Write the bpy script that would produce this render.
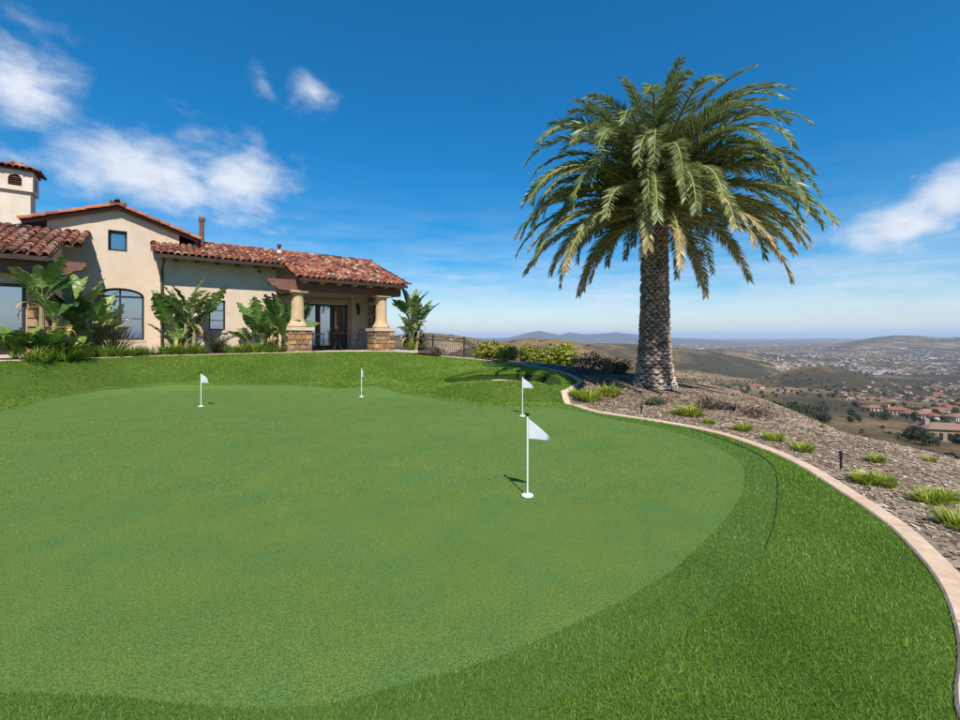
import bpy, math, random
import numpy as np
from mathutils import Vector, Matrix, noise as mnoise
from mathutils.geometry import delaunay_2d_cdt

random.seed(7); RNG = np.random.default_rng(7)
R = math.radians
for o in list(bpy.data.objects): bpy.data.objects.remove(o)
scene = bpy.context.scene
COL = scene.collection

# ------------------------------------------------------------------ camera
FOC, EYE, HOR = 440.0, 1.48, 337.0          # focal length in photo pixels, eye height, horizon row
cam_d = bpy.data.cameras.new('camera'); cam = bpy.data.objects.new('camera', cam_d); COL.objects.link(cam)
cam_d.sensor_width = 36; cam_d.lens = FOC / 960 * 36
cam_d.shift_y = -(360 - HOR) / 960
cam_d.clip_start = 0.05; cam_d.clip_end = 200000
cam.location = (0, 0, EYE); cam.rotation_euler = (R(90), 0, 0)
scene.camera = cam

# ------------------------------------------------------------------ sky and sun
SUN_EL = R(50.5); SUN_AZ = math.atan2(0.28, -0.96)       # azimuth from +Y towards +X
world = bpy.data.worlds.new('World'); scene.world = world; world.use_nodes = True
def build_world():
    nt = world.node_tree; N = nt.nodes; L = nt.links; N.clear()
    out = N.new('ShaderNodeOutputWorld'); bg = N.new('ShaderNodeBackground'); bg.inputs[1].default_value = 0.15
    sky = N.new('ShaderNodeTexSky'); sky.sky_type = 'NISHITA'; sky.sun_disc = False
    sky.sun_elevation = SUN_EL; sky.sun_rotation = SUN_AZ
    sky.altitude = 300; sky.air_density = 1.0; sky.dust_density = 0.25; sky.ozone_density = 2.6
    hs = N.new('ShaderNodeHueSaturation'); hs.inputs['Saturation'].default_value = 2.05; hs.inputs['Value'].default_value = 0.94
    gm = N.new('ShaderNodeGamma'); gm.inputs[1].default_value = .82; L.new(sky.outputs[0], gm.inputs[0]); L.new(gm.outputs[0], hs.inputs['Color'])
    tc = N.new('ShaderNodeTexCoord'); sep = N.new('ShaderNodeSeparateXYZ'); L.new(tc.outputs['Generated'], sep.inputs[0])
    def M(op, a, b=None, c=None, clamp=False):
        m = N.new('ShaderNodeMath'); m.operation = op; m.use_clamp = clamp
        for i, v in enumerate((a, b, c)):
            if v is None: continue
            if isinstance(v, (int, float)): m.inputs[i].default_value = v
            else: L.new(v, m.inputs[i])
        return m.outputs[0]
    x, y, z = sep.outputs
    az = M('ARCTAN2', x, y); el = M('ARCSINE', z)
    # domain-warped coordinates in azimuth / elevation
    cmb = N.new('ShaderNodeCombineXYZ'); L.new(az, cmb.inputs[0]); L.new(M('MULTIPLY', el, 1.7), cmb.inputs[1])
    def noise(scale, detail, rough, off, dist=0.0):
        mp = N.new('ShaderNodeMapping'); mp.inputs['Location'].default_value = off
        L.new(cmb.outputs[0], mp.inputs[0])
        n = N.new('ShaderNodeTexNoise'); n.inputs['Scale'].default_value = scale; n.inputs['Detail'].default_value = detail
        n.inputs['Roughness'].default_value = rough; n.inputs['Distortion'].default_value = dist
        L.new(mp.outputs[0], n.inputs['Vector']); return n.outputs['Fac']
    n1 = noise(8.5, 7, 0.6, (3.1, 1.7, 0), 0.25); n2 = noise(19, 5, 0.6, (0.3, 5.2, 2), 0.3)
    nn = M('ADD', M('MULTIPLY', n1, 0.7), M('MULTIPLY', n2, 0.3))
    # cloud banks: (azimuth, elevation, half width, half height, strength) in radians
    banks = []
    def bank(px, py, wx, wy, s, rot=0.0):
        a = math.atan((px - 480) / FOC); e = math.atan((HOR - py) / FOC * math.cos(a))
        k = math.cos(a)
        banks.append((a, e, 1.22 * wx / FOC * k * k, 1.3 * wy / FOC * k, s, rot))
    bank(150, 176, 95, 30, 1.0); bank(235, 182, 60, 34, .95, -.15); bank(262, 215, 26, 20, .6)
    bank(10, 80, 80, 42, .85, -.25); bank(35, 20, 95, 28, .5); bank(20, 160, 80, 26, .6); bank(118, 40, 30, 14, .4, -.6)
    bank(312, 92, 26, 17, .72); bank(262, 82, 20, 16, .5)
    bank(895, 230, 70, 22, 1.0, .22); bank(955, 198, 50, 28, .95, .3); bank(912, 176, 14, 9, .5); bank(925, 284, 46, 7, .7)
    bank(855, 278, 46, 9, .5); bank(822, 307, 14, 7, .7); bank(775, 312, 46, 5, .5)
    bank(450, 277, 20, 6, .7); bank(436, 247, 18, 5, .45)
    bank(-420, 60, 300, 90, .8); bank(1500, 60, 360, 90, .7)
    tot = None; ae = N.new('ShaderNodeCombineXYZ'); L.new(az, ae.inputs[0]); L.new(el, ae.inputs[1])
    for (a, e, w, h, s, rot) in banks:
        mp = N.new('ShaderNodeMapping'); mp.vector_type = 'TEXTURE'; mp.inputs['Location'].default_value = (a, e, 0)
        mp.inputs['Rotation'].default_value = (0, 0, rot); mp.inputs['Scale'].default_value = (w, h, 1); L.new(ae.outputs[0], mp.inputs[0])
        gr = N.new('ShaderNodeTexGradient'); gr.gradient_type = 'QUADRATIC_SPHERE'
        sc = N.new('ShaderNodeVectorMath'); sc.operation = 'SCALE'; sc.inputs['Scale'].default_value = .34; L.new(mp.outputs[0], sc.inputs[0])
        L.new(sc.outputs[0], gr.inputs[0]); g = M('MULTIPLY', gr.outputs['Fac'], s * 1.55)
        tot = g if tot is None else M('MAXIMUM', tot, g)
    d = M('MULTIPLY_ADD', nn, 1.9, M('SUBTRACT', M('MULTIPLY', tot, 1.05), 1.45))
    mr = N.new('ShaderNodeMapRange'); mr.interpolation_type = 'SMOOTHSTEP'
    mr.inputs['From Min'].default_value = 0.02; mr.inputs['From Max'].default_value = 1.05; L.new(d, mr.inputs['Value'])
    dens = M('MULTIPLY', mr.outputs[0], 0.95)
    # thin stratus near the horizon, all the way round
    cmb2 = N.new('ShaderNodeCombineXYZ'); L.new(M('MULTIPLY', az, 1.0), cmb2.inputs[0]); L.new(M('MULTIPLY', el, 7.0), cmb2.inputs[1])
    ns = N.new('ShaderNodeTexNoise'); ns.inputs['Scale'].default_value = 5.0; ns.inputs['Detail'].default_value = 6; ns.inputs['Roughness'].default_value = .6
    L.new(cmb2.outputs[0], ns.inputs['Vector'])
    low = M('MULTIPLY', M('POWER', 2.718, M('MULTIPLY', M('POWER', M('DIVIDE', M('ABSOLUTE', el), 0.17), 2.0), -1.0)),
            M('MULTIPLY_ADD', ns.outputs['Fac'], 2.6, -0.72, clamp=True))
    cl = M('MAXIMUM', dens, M('MULTIPLY', low, 0.8))
    # cloud brightness: near white, faintly greyer where the finer noise is low
    cr = N.new('ShaderNodeValToRGB'); L.new(n2, cr.inputs[0])
    cr.color_ramp.elements[0].position = .3; cr.color_ramp.elements[0].color = (3.7, 4.0, 4.6, 1)
    cr.color_ramp.elements[1].position = .7; cr.color_ramp.elements[1].color = (4.6, 4.8, 5.2, 1)
    mix = N.new('ShaderNodeMix'); mix.data_type = 'RGBA'; L.new(cl, mix.inputs['Factor'])
    L.new(hs.outputs[0], mix.inputs['A']); L.new(cr.outputs[0], mix.inputs['B'])
    L.new(mix.outputs['Result'], bg.inputs[0]); L.new(bg.outputs[0], out.inputs[0])
build_world()
sun_d = bpy.data.lights.new('sun', 'SUN'); sun_d.energy = 5.0; sun_d.angle = R(0.53); sun_d.color = (1.0, .95, .87)
sun = bpy.data.objects.new('sun', sun_d); COL.objects.link(sun)
sdir = Vector((math.sin(SUN_AZ) * math.cos(SUN_EL), math.cos(SUN_AZ) * math.cos(SUN_EL), math.sin(SUN_EL)))
sun.rotation_euler = sdir.to_track_quat('Z', 'Y').to_euler(); sun.location = (5, -10, 30)

scene.render.engine = 'CYCLES'
vs = scene.view_settings; vs.view_transform = 'Standard'; vs.look = 'None'; vs.gamma = 1; vs.exposure = 0.38
scene.cycles.volume_bounces = 1; scene.cycles.max_bounces = 5; scene.cycles.diffuse_bounces = 4; scene.cycles.transmission_bounces = 3; scene.cycles.glossy_bounces = 2

# ------------------------------------------------------------------ materials
def new_mat(name):
    m = bpy.data.materials.new(name); m.use_nodes = True
    nt = m.node_tree; b = nt.nodes['Principled BSDF']
    return m, nt, b
def ramp(nt, fac, stops):
    r = nt.nodes.new('ShaderNodeValToRGB'); nt.links.new(fac, r.inputs[0])
    e = r.color_ramp.elements
    while len(e) < len(stops): e.new(0.5)
    for el_, (p, c) in zip(e, stops): el_.position = p; el_.color = (*c, 1)
    return r.outputs[0]
def tex_noise(nt, scale, detail=5, rough=.55, coord='Object', dist=0, stretch=None):
    tc = nt.nodes.new('ShaderNodeTexCoord'); n = nt.nodes.new('ShaderNodeTexNoise')
    n.inputs['Scale'].default_value = scale; n.inputs['Detail'].default_value = detail
    n.inputs['Roughness'].default_value = rough; n.inputs['Distortion'].default_value = dist
    v = tc.outputs[coord]
    if stretch:
        mp = nt.nodes.new('ShaderNodeMapping'); mp.inputs['Scale'].default_value = stretch; nt.links.new(v, mp.inputs[0]); v = mp.outputs[0]
    nt.links.new(v, n.inputs['Vector']); return n.outputs['Fac']
def mixc(nt, fac, a, b, mode='MIX'):
    m = nt.nodes.new('ShaderNodeMix'); m.data_type = 'RGBA'; m.blend_type = mode
    for s, v in (('Factor', fac), ('A', a), ('B', b)):
        if isinstance(v, (int, float)): m.inputs[s].default_value = v
        elif isinstance(v, tuple): m.inputs[s].default_value = (*v, 1)
        else: nt.links.new(v, m.inputs[s])
    return m.outputs['Result']
def add_bump(nt, b, h, strength, dist=0.02):
    bp = nt.nodes.new('ShaderNodeBump'); bp.inputs['Strength'].default_value = strength; bp.inputs['Distance'].default_value = dist
    nt.links.new(h, bp.inputs['Height']); nt.links.new(bp.outputs[0], b.inputs['Normal'])
def noisy(name, stops, scale, rough=.8, bump=0, bscale=None, bdist=.01, detail=6, spec=.3, fine=None, coord='Object', stretch=None):
    m, nt, b = new_mat(name)
    c = ramp(nt, tex_noise(nt, scale, detail, .6, coord, stretch=stretch), stops)
    if fine:
        f = tex_noise(nt, fine[0], 3, .6, coord)
        c = mixc(nt, fine[1], c, ramp(nt, f, [(.3, (.35, .35, .35)), (.7, (1.0, 1.0, 1.0))]), 'MULTIPLY')
    nt.links.new(c, b.inputs['Base Color']); b.inputs['Roughness'].default_value = rough
    b.inputs['Specular IOR Level'].default_value = spec
    if bump: add_bump(nt, b, tex_noise(nt, bscale or scale * 6, 5, .6, coord), bump, bdist)
    return m
def attr_mat(name, stops, rough=.7, attr='rnd', trans=0.0, spec=.3, obj_random=False, noise_mul=None):
    m, nt, b = new_mat(name)
    if obj_random:
        a = nt.nodes.new('ShaderNodeObjectInfo').outputs['Random']
    else:
        an = nt.nodes.new('ShaderNodeAttribute'); an.attribute_name = attr; a = an.outputs['Fac']
    c = ramp(nt, a, stops)
    if noise_mul:
        c = mixc(nt, noise_mul[1], c, ramp(nt, tex_noise(nt, noise_mul[0], 4), [(.3, (.3, .3, .3)), (.7, (1.15, 1.1, 1.05))]), 'MULTIPLY')
    nt.links.new(c, b.inputs['Base Color']); b.inputs['Roughness'].default_value = rough; b.inputs['Specular IOR Level'].default_value = spec
    if trans:
        t = nt.nodes.new('ShaderNodeBsdfTranslucent'); nt.links.new(c, t.inputs['Color'])
        mx = nt.nodes.new('ShaderNodeMixShader'); mx.inputs[0].default_value = trans
        nt.links.new(b.outputs[0], mx.inputs[1]); nt.links.new(t.outputs[0], mx.inputs[2])
        nt.links.new(mx.outputs[0], nt.nodes['Material Output'].inputs[0])
    return m

MT = {}
MT['stucco'] = noisy('stucco', [(.25, (.54, .42, .305)), (.5, (.635, .505, .375)), (.8, (.685, .555, .43))], 1.4, .9, .6, 45, .008, spec=.15, fine=(9, .12))
MT['chimney_stucco'] = noisy('chimney_stucco', [(.3, (.60, .50, .38)), (.7, (.72, .62, .49))], 1.4, .9, .3, 60, .006, spec=.15)
MT['wood'] = noisy('dark_wood', [(.3, (.045, .024, .016)), (.7, (.10, .052, .034))], 3, .65, .3, 30, .004, stretch=(1, 8, 8))
MT['redwood'] = noisy('red_brown_wood', [(.3, (.13, .055, .038)), (.7, (.22, .10, .07))], 3, .6, .3, 30, .004, stretch=(1, 8, 8))
MT['gutter'] = noisy('brown_metal', [(.3, (.05, .032, .024)), (.7, (.085, .055, .042))], 5, .45, spec=.5)
MT['frame'] = noisy('dark_bronze_frame', [(.3, (.018, .016, .015)), (.7, (.035, .03, .028))], 8, .4, spec=.5)
MT['column'] = noisy('cast_stone', [(.3, (.45, .30, .17)), (.7, (.58, .42, .26))], 4, .85, .4, 40, .006, spec=.2)
MT['cap'] = noisy('cast_cap', [(.3, (.48, .37, .26)), (.7, (.62, .50, .37))], 5, .85, .4, 40, .006, spec=.2)
MT['concrete'] = noisy('tan_concrete', [(.25, (.52, .35, .235)), (.55, (.64, .47, .335)), (.8, (.74, .58, .44))], 2.2, .9, .5, 70, .006, spec=.15, fine=(14, .35))
MT['patio'] = noisy('patio_stone', [(.3, (.42, .34, .26)), (.7, (.55, .46, .36))], 2, .85, .4, 30, .005, spec=.2)
MT['mortar'] = noisy('mortar', [(.3, (.20, .15, .10)), (.7, (.30, .23, .16))], 9, .95)
MT['deck'] = noisy('clay_pan', [(.3, (.10, .04, .025)), (.7, (.20, .09, .055))], 3, .85)
MT['iron'] = noisy('black_iron', [(.3, (.010, .010, .011)), (.7, (.022, .021, .021))], 10, .5, spec=.5)
MT['white'] = noisy('white_plastic', [(.3, (.74, .75, .76)), (.7, (.82, .82, .82))], 12, .45, spec=.4)
MT['seam'] = noisy('dark_seam', [(.3, (.02, .04, .012)), (.7, (.035, .06, .02))], 20, .9)
MT['flagcloth'] = attr_mat('white_flag_cloth', [(0, (.80, .81, .83)), (1, (.86, .86, .87))], .75, trans=.35)
MT['blackcap'] = noisy('black_rubber', [(.3, (.012, .012, .013)), (.7, (.025, .025, .027))], 12, .6)
MT['sand'] = noisy('bunker_sand', [(.3, (.44, .43, .41)), (.7, (.60, .59, .56))], 9, .95, .7, 60, .02)
TILE_STOPS = [(0, (.06, .028, .024)), (.18, (.16, .060, .042)), (.36, (.27, .090, .055)), (.52, (.38, .125, .065)), (.66, (.22, .095, .065)), (.80, (.44, .17, .09)), (.92, (.34, .22, .15)), (1, (.55, .42, .31))]
MT['tile'] = attr_mat('clay_tile', TILE_STOPS, .85, noise_mul=(9, .4))
MT['tile_o'] = attr_mat('clay_tile_weathered', [(0, (.09, .04, .03)), (.25, (.22, .085, .055)), (.5, (.33, .13, .085)), (.75, (.40, .19, .12)), (.9, (.34, .22, .15)), (1, (.50, .36, .26))], .85, obj_random=True, noise_mul=(8, .7))
MT['tile_rake'] = attr_mat('clay_tile_rake', [(0, (.06, .035, .032)), (.3, (.13, .055, .042)), (.5, (.36, .11, .05)), (.75, (.52, .165, .06)), (1, (.30, .11, .065))], .85, obj_random=True, noise_mul=(6, .4))
MT['stone'] = attr_mat('veneer_stone', [(0, (.13, .085, .055)), (.2, (.34, .19, .085)), (.4, (.50, .28, .10)), (.55, (.22, .15, .10)), (.7, (.54, .37, .21)), (.85, (.17, .13, .11)), (1, (.46, .20, .075))], .85, obj_random=True, noise_mul=(16, .5))
def glass_mat():
    m, nt, b = new_mat('window_glass')
    b.inputs['Base Color'].default_value = (.012, .016, .018, 1); b.inputs['Roughness'].default_value = .03
    g = nt.nodes.new('ShaderNodeBsdfGlossy'); g.inputs['Roughness'].default_value = .02; g.inputs['Color'].default_value = (.80, .86, .90, 1)
    lw = nt.nodes.new('ShaderNodeLayerWeight'); lw.inputs[0].default_value = .45
    mr = nt.nodes.new('ShaderNodeMapRange'); mr.inputs['To Min'].default_value = .42; mr.inputs['To Max'].default_value = .95
    nt.links.new(lw.outputs['Fresnel'], mr.inputs[0])
    mx = nt.nodes.new('ShaderNodeMixShader'); nt.links.new(mr.outputs[0], mx.inputs[0])
    nt.links.new(b.outputs[0], mx.inputs[1]); nt.links.new(g.outputs[0], mx.inputs[2])
    add_bump(nt, g, tex_noise(nt, 1.3, 2), .05, .02)
    nt.links.new(mx.outputs[0], nt.nodes['Material Output'].inputs[0])
    return m
MT['glass'] = glass_mat()
# turf
def turf_mat(name, stops, scale, speck, spk_amt, bump, bdist, big=None):
    m, nt, b = new_mat(name)
    c = ramp(nt, tex_noise(nt, scale, 4, .6), stops)
    if big: c = mixc(nt, ramp(nt, tex_noise(nt, big[0], 3, .5, dist=.6), [(.42, (0, 0, 0)), (.72, (1, 1, 1))]), c, big[1])
    f = tex_noise(nt, speck, 3, .7)
    c = mixc(nt, spk_amt, c, ramp(nt, f, [(.32, (.25, .3, .2)), (.55, (1, 1, 1)), (.72, (1.7, 1.55, 1.4))]), 'MULTIPLY')
    nt.links.new(c, b.inputs['Base Color']); b.inputs['Roughness'].default_value = .85; b.inputs['Specular IOR Level'].default_value = .15
    add_bump(nt, b, f, bump, bdist); return m
MT['green'] = turf_mat('putting_turf', [(.25, (.127, .178, .035)), (.5, (.120, .196, .038)), (.75, (.140, .205, .042))], 1.9, 120, .85, .9, .008, (2.1, (.090, .186, .046)))
MT['fringe'] = turf_mat('fringe_turf', [(.3, (.062, .122, .018)), (.7, (.085, .155, .025))], 1.2, 120, .5, .6, .012)
MT['lawn'] = turf_mat('lawn_turf', [(.3, (.058, .105, .012)), (.7, (.085, .14, .018))], 1.6, 55, .6, .8, .03, (.8, (.095, .15, .022)))
MT['bank'] = turf_mat('bank_turf_shade_tint', [(.3, (.028, .050, .008)), (.7, (.042, .068, .011))], 2.5, 60, .6, .8, .03)  # turf and its blades coloured darker so the bunker pit reads shaded
MT['b_bank_shade'] = attr_mat('bank_blade_shade_tint', [(0, (.02, .045, .006)), (.5, (.05, .095, .012)), (.9, (.09, .15, .02)), (1, (.16, .2, .05))], .6, trans=.3)
MT['b_lawn'] = attr_mat('lawn_blade', [(0, (.048, .108, .010)), (.4, (.165, .300, .026)), (.8, (.275, .430, .048)), (.95, (.38, .50, .10)), (1, (.50, .50, .20))], .55, trans=.45, spec=.3)
MT['b_fringe'] = attr_mat('fringe_blade', [(0, (.048, .120, .015)), (.45, (.142, .270, .040)), (.8, (.225, .375, .074)), (.96, (.31, .45, .125)), (1, (.45, .47, .22))], .55, trans=.42, spec=.3)
MT['b_green'] = attr_mat('putting_fibre', [(0, (.055, .100, .016)), (.45, (.150, .225, .046)), (.85, (.24, .31, .085)), (1, (.42, .40, .2))], .65, trans=.3, spec=.2)
# beds
MT['mulch'] = noisy('bark_mulch_soil', [(.25, (.20, .15, .105)), (.5, (.30, .23, .165)), (.75, (.40, .32, .245))], 3, .95, .6, 40, .015, spec=.1, fine=(35, .6))
MT['chip'] = attr_mat('bark_chip', [(0, (.095, .058, .038)), (.25, (.205, .138, .094)), (.6, (.33, .24, .165)), (.85, (.43, .335, .24)), (1, (.60, .51, .40))], .9, spec=.1)
MT['soil'] = noisy('bed_soil', [(.3, (.05, .035, .025)), (.7, (.12, .085, .06))], 6, .95, .8, 30, .03, spec=.1)
# plants
MT['leaf_paddle'] = attr_mat('paddle_leaf', [(0, (.065, .130, .030)), (.4, (.13, .215, .046)), (.75, (.21, .295, .072)), (1, (.36, .42, .15))], .38, obj_random=True, trans=.25, spec=.5)
MT['leaf_dead'] = attr_mat('yellowed_leaf', [(0, (.42, .22, .06)), (1, (.55, .38, .12))], .7, obj_random=True, trans=.2)
MT['leaf_broad'] = attr_mat('broad_leaf', [(0, (.05, .11, .018)), (.5, (.11, .20, .03)), (1, (.24, .34, .05))], .4, obj_random=True, trans=.25, spec=.5)
MT['stem'] = noisy('pale_stem', [(.3, (.20, .17, .08)), (.7, (.34, .28, .14))], 6, .8)
MT['lily'] = attr_mat('strappy_leaf', [(0, (.11, .16, .018)), (.4, (.24, .31, .028)), (.8, (.40, .45, .045)), (1, (.52, .48, .09))], .5, trans=.35)
MT['cover'] = attr_mat('ground_cover_leaf', [(0, (.07, .125, .014)), (.5, (.18, .27, .026)), (1, (.33, .41, .05))], .5, trans=.35)
MT['flax'] = attr_mat('flax_leaf', [(0, (.03, .035, .018)), (.5, (.085, .085, .04)), (.8, (.16, .14, .075)), (1, (.26, .20, .12))], .5, trans=.2)
MT['shrub'] = attr_mat('shrub_leaf', [(0, (.08, .12, .016)), (.5, (.22, .27, .032)), (.8, (.40, .38, .045)), (1, (.52, .28, .055))], .5, trans=.3)
MT['hedge'] = attr_mat('dark_shrub_leaf', [(0, (.02, .04, .014)), (.6, (.05, .085, .025)), (1, (.10, .14, .05))], .5, trans=.25)
MT['purple'] = attr_mat('dry_purple_leaf', [(0, (.06, .04, .04)), (.5, (.13, .085, .075)), (.85, (.12, .11, .055)), (1, (.24, .16, .12))], .7, trans=.2)
MT['twig'] = noisy('twig', [(.3, (.06, .04, .028)), (.7, (.12, .085, .06))], 8, .9)
MT['palm_leaf'] = attr_mat('palm_leaflet', [(0, (.055, .095, .028)), (.35, (.132, .180, .050)), (.6, (.235, .270, .085)), (.8, (.38, .33, .13)), (1, (.50, .37, .19))], .42, trans=.30, spec=.5)
MT['rachis'] = attr_mat('palm_rachis', [(0, (.20, .21, .06)), (.6, (.34, .30, .10)), (1, (.36, .24, .12))], .6)
MT['trunk'] = noisy('palm_trunk', [(.3, (.06, .042, .032)), (.7, (.13, .095, .072))], 7, .95, .8, 30, .02)
MT['boot'] = attr_mat('palm_leaf_base', [(0, (.15, .11, .085)), (.4, (.30, .235, .185)), (.8, (.46, .38, .31)), (1, (.58, .50, .42))], .9, noise_mul=(14, .6))
MT['crownfibre'] = noisy('palm_crown_fibre', [(.3, (.06, .035, .018)), (.7, (.17, .10, .05))], 9, .95, .8, 30, .03)
# distance
def terrain_mat():
    m, nt, b = new_mat('dry_hills')
    geo = nt.nodes.new('ShaderNodeNewGeometry')
    def nz(scale, detail=6, rough=.6, off=(0, 0, 0), dist=0):
        mp = nt.nodes.new('ShaderNodeMapping'); mp.inputs['Location'].default_value = off; nt.links.new(geo.outputs['Position'], mp.inputs[0])
        n = nt.nodes.new('ShaderNodeTexNoise'); n.inputs['Scale'].default_value = scale; n.inputs['Detail'].default_value = detail
        n.inputs['Roughness'].default_value = rough; n.inputs['Distortion'].default_value = dist
        nt.links.new(mp.outputs[0], n.inputs['Vector']); return n.outputs['Fac']
    base = ramp(nt, nz(.006, 8, .62), [(.30, (.070, .055, .030)), (.43, (.135, .092, .048)), (.55, (.235, .158, .084)), (.68, (.35, .25, .135))])
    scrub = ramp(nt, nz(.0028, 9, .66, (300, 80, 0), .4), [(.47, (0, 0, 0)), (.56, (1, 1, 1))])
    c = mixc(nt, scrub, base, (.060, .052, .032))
    dots = ramp(nt, nz(.09, 3, .7, (10, 0, 0)), [(.52, (0, 0, 0)), (.60, (1, 1, 1))])
    c = mixc(nt, mixc(nt, .75, (0, 0, 0), dots), c, (.058, .052, .030))
    fine = ramp(nt, nz(.6, 3, .7), [(.3, (.55, .55, .5)), (.7, (1.2, 1.2, 1.2))])
    c = mixc(nt, .6, c, fine, 'MULTIPLY')
    nt.links.new(c, b.inputs['Base Color']); b.inputs['Roughness'].default_value = .95; b.inputs['Specular IOR Level'].default_value = .05
    return m
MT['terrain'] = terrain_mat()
MT['mountain'] = noisy('far_mountain_rock', [(.3, (.025, .035, .04)), (.7, (.05, .055, .05))], .0008, .95, coord='Object')
MT['farwall'] = attr_mat('far_house_wall', [(0, (.30, .22, .15)), (.5, (.44, .36, .28)), (1, (.58, .52, .45))], .9, obj_random=True)
MT['farroof'] = attr_mat('far_clay_roof', [(0, (.17, .065, .04)), (.5, (.27, .10, .058)), (.85, (.21, .12, .08)), (1, (.28, .20, .15))], .9, obj_random=True)
MT['farwin'] = noisy('far_window', [(.3, (.02, .025, .03)), (.7, (.04, .045, .05))], 3, .2, spec=.6)
MT['fartree'] = attr_mat('far_tree_leaf', [(0, (.018, .030, .014)), (.5, (.038, .052, .022)), (1, (.075, .085, .035))], .8)
MT['chap'] = attr_mat('chaparral_leaf', [(0, (.030, .032, .018)), (.6, (.060, .058, .032)), (1, (.12, .10, .055))], .9)
MT['town'] = attr_mat('town_roof', [(0, (.07, .07, .055)), (.35, (.22, .15, .11)), (.7, (.36, .30, .25)), (.93, (.46, .41, .36)), (1, (.66, .63, .60))], .8)

# ------------------------------------------------------------------ helpers
def obj_from(name, verts, faces, mat, parent=None, smooth=False, rnd=None, mats=None, midx=None):
    me = bpy.data.meshes.new(name); me.from_pydata([tuple(v) for v in verts], [], [tuple(f) for f in faces])
    for mm in (mats or [mat]): me.materials.append(mm)
    if midx is not None: me.polygons.foreach_set('material_index', np.asarray(midx, dtype=np.int32))
    if rnd is not None:
        a = me.attributes.new('rnd', 'FLOAT', 'FACE'); a.data.foreach_set('value', np.asarray(rnd, dtype=np.float32))
    if smooth: me.polygons.foreach_set('use_smooth', np.ones(len(me.polygons), dtype=bool))
    me.update()
    o = bpy.data.objects.new(name, me); COL.objects.link(o)
    if parent: o.parent = parent
    return o
def link_mesh(name, me, parent=None):
    o = bpy.data.objects.new(name, me); COL.objects.link(o)
    if parent: o.parent = parent
    return o
def fast_mesh(name, V, F, mat, rnd=None, parent=None, smooth=False):
    """V (n,3) array, F (m,k) array with k constant: quick path for big meshes"""
    V = np.ascontiguousarray(V, dtype=np.float32); F = np.ascontiguousarray(F, dtype=np.int32); m, k = F.shape
    me = bpy.data.meshes.new(name); me.vertices.add(len(V)); me.vertices.foreach_set('co', V.ravel())
    me.loops.add(m * k); me.loops.foreach_set('vertex_index', F.ravel())
    me.polygons.add(m); me.polygons.foreach_set('loop_start', np.arange(m, dtype=np.int32) * k)
    me.polygons.foreach_set('loop_total', np.full(m, k, dtype=np.int32))
    me.materials.append(mat)
    if rnd is not None:
        a = me.attributes.new('rnd', 'FLOAT', 'FACE'); a.data.foreach_set('value', np.asarray(rnd, dtype=np.float32))
    if smooth: me.polygons.foreach_set('use_smooth', np.ones(m, dtype=bool))
    me.update(calc_edges=True)
    return link_mesh(name, me, parent)
def empty(name, loc, rz=0.0, parent=None):
    o = bpy.data.objects.new(name, None); COL.objects.link(o); o.location = loc; o.rotation_euler = (0, 0, rz)
    o.empty_display_size = .2
    if parent: o.parent = parent
    return o
def tag(o, label, cat, group=None, kind=None):
    if label: o['label'] = label
    if cat: o['category'] = cat
    if group: o['group'] = group
    if kind: o['kind'] = kind
    return o
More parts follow.
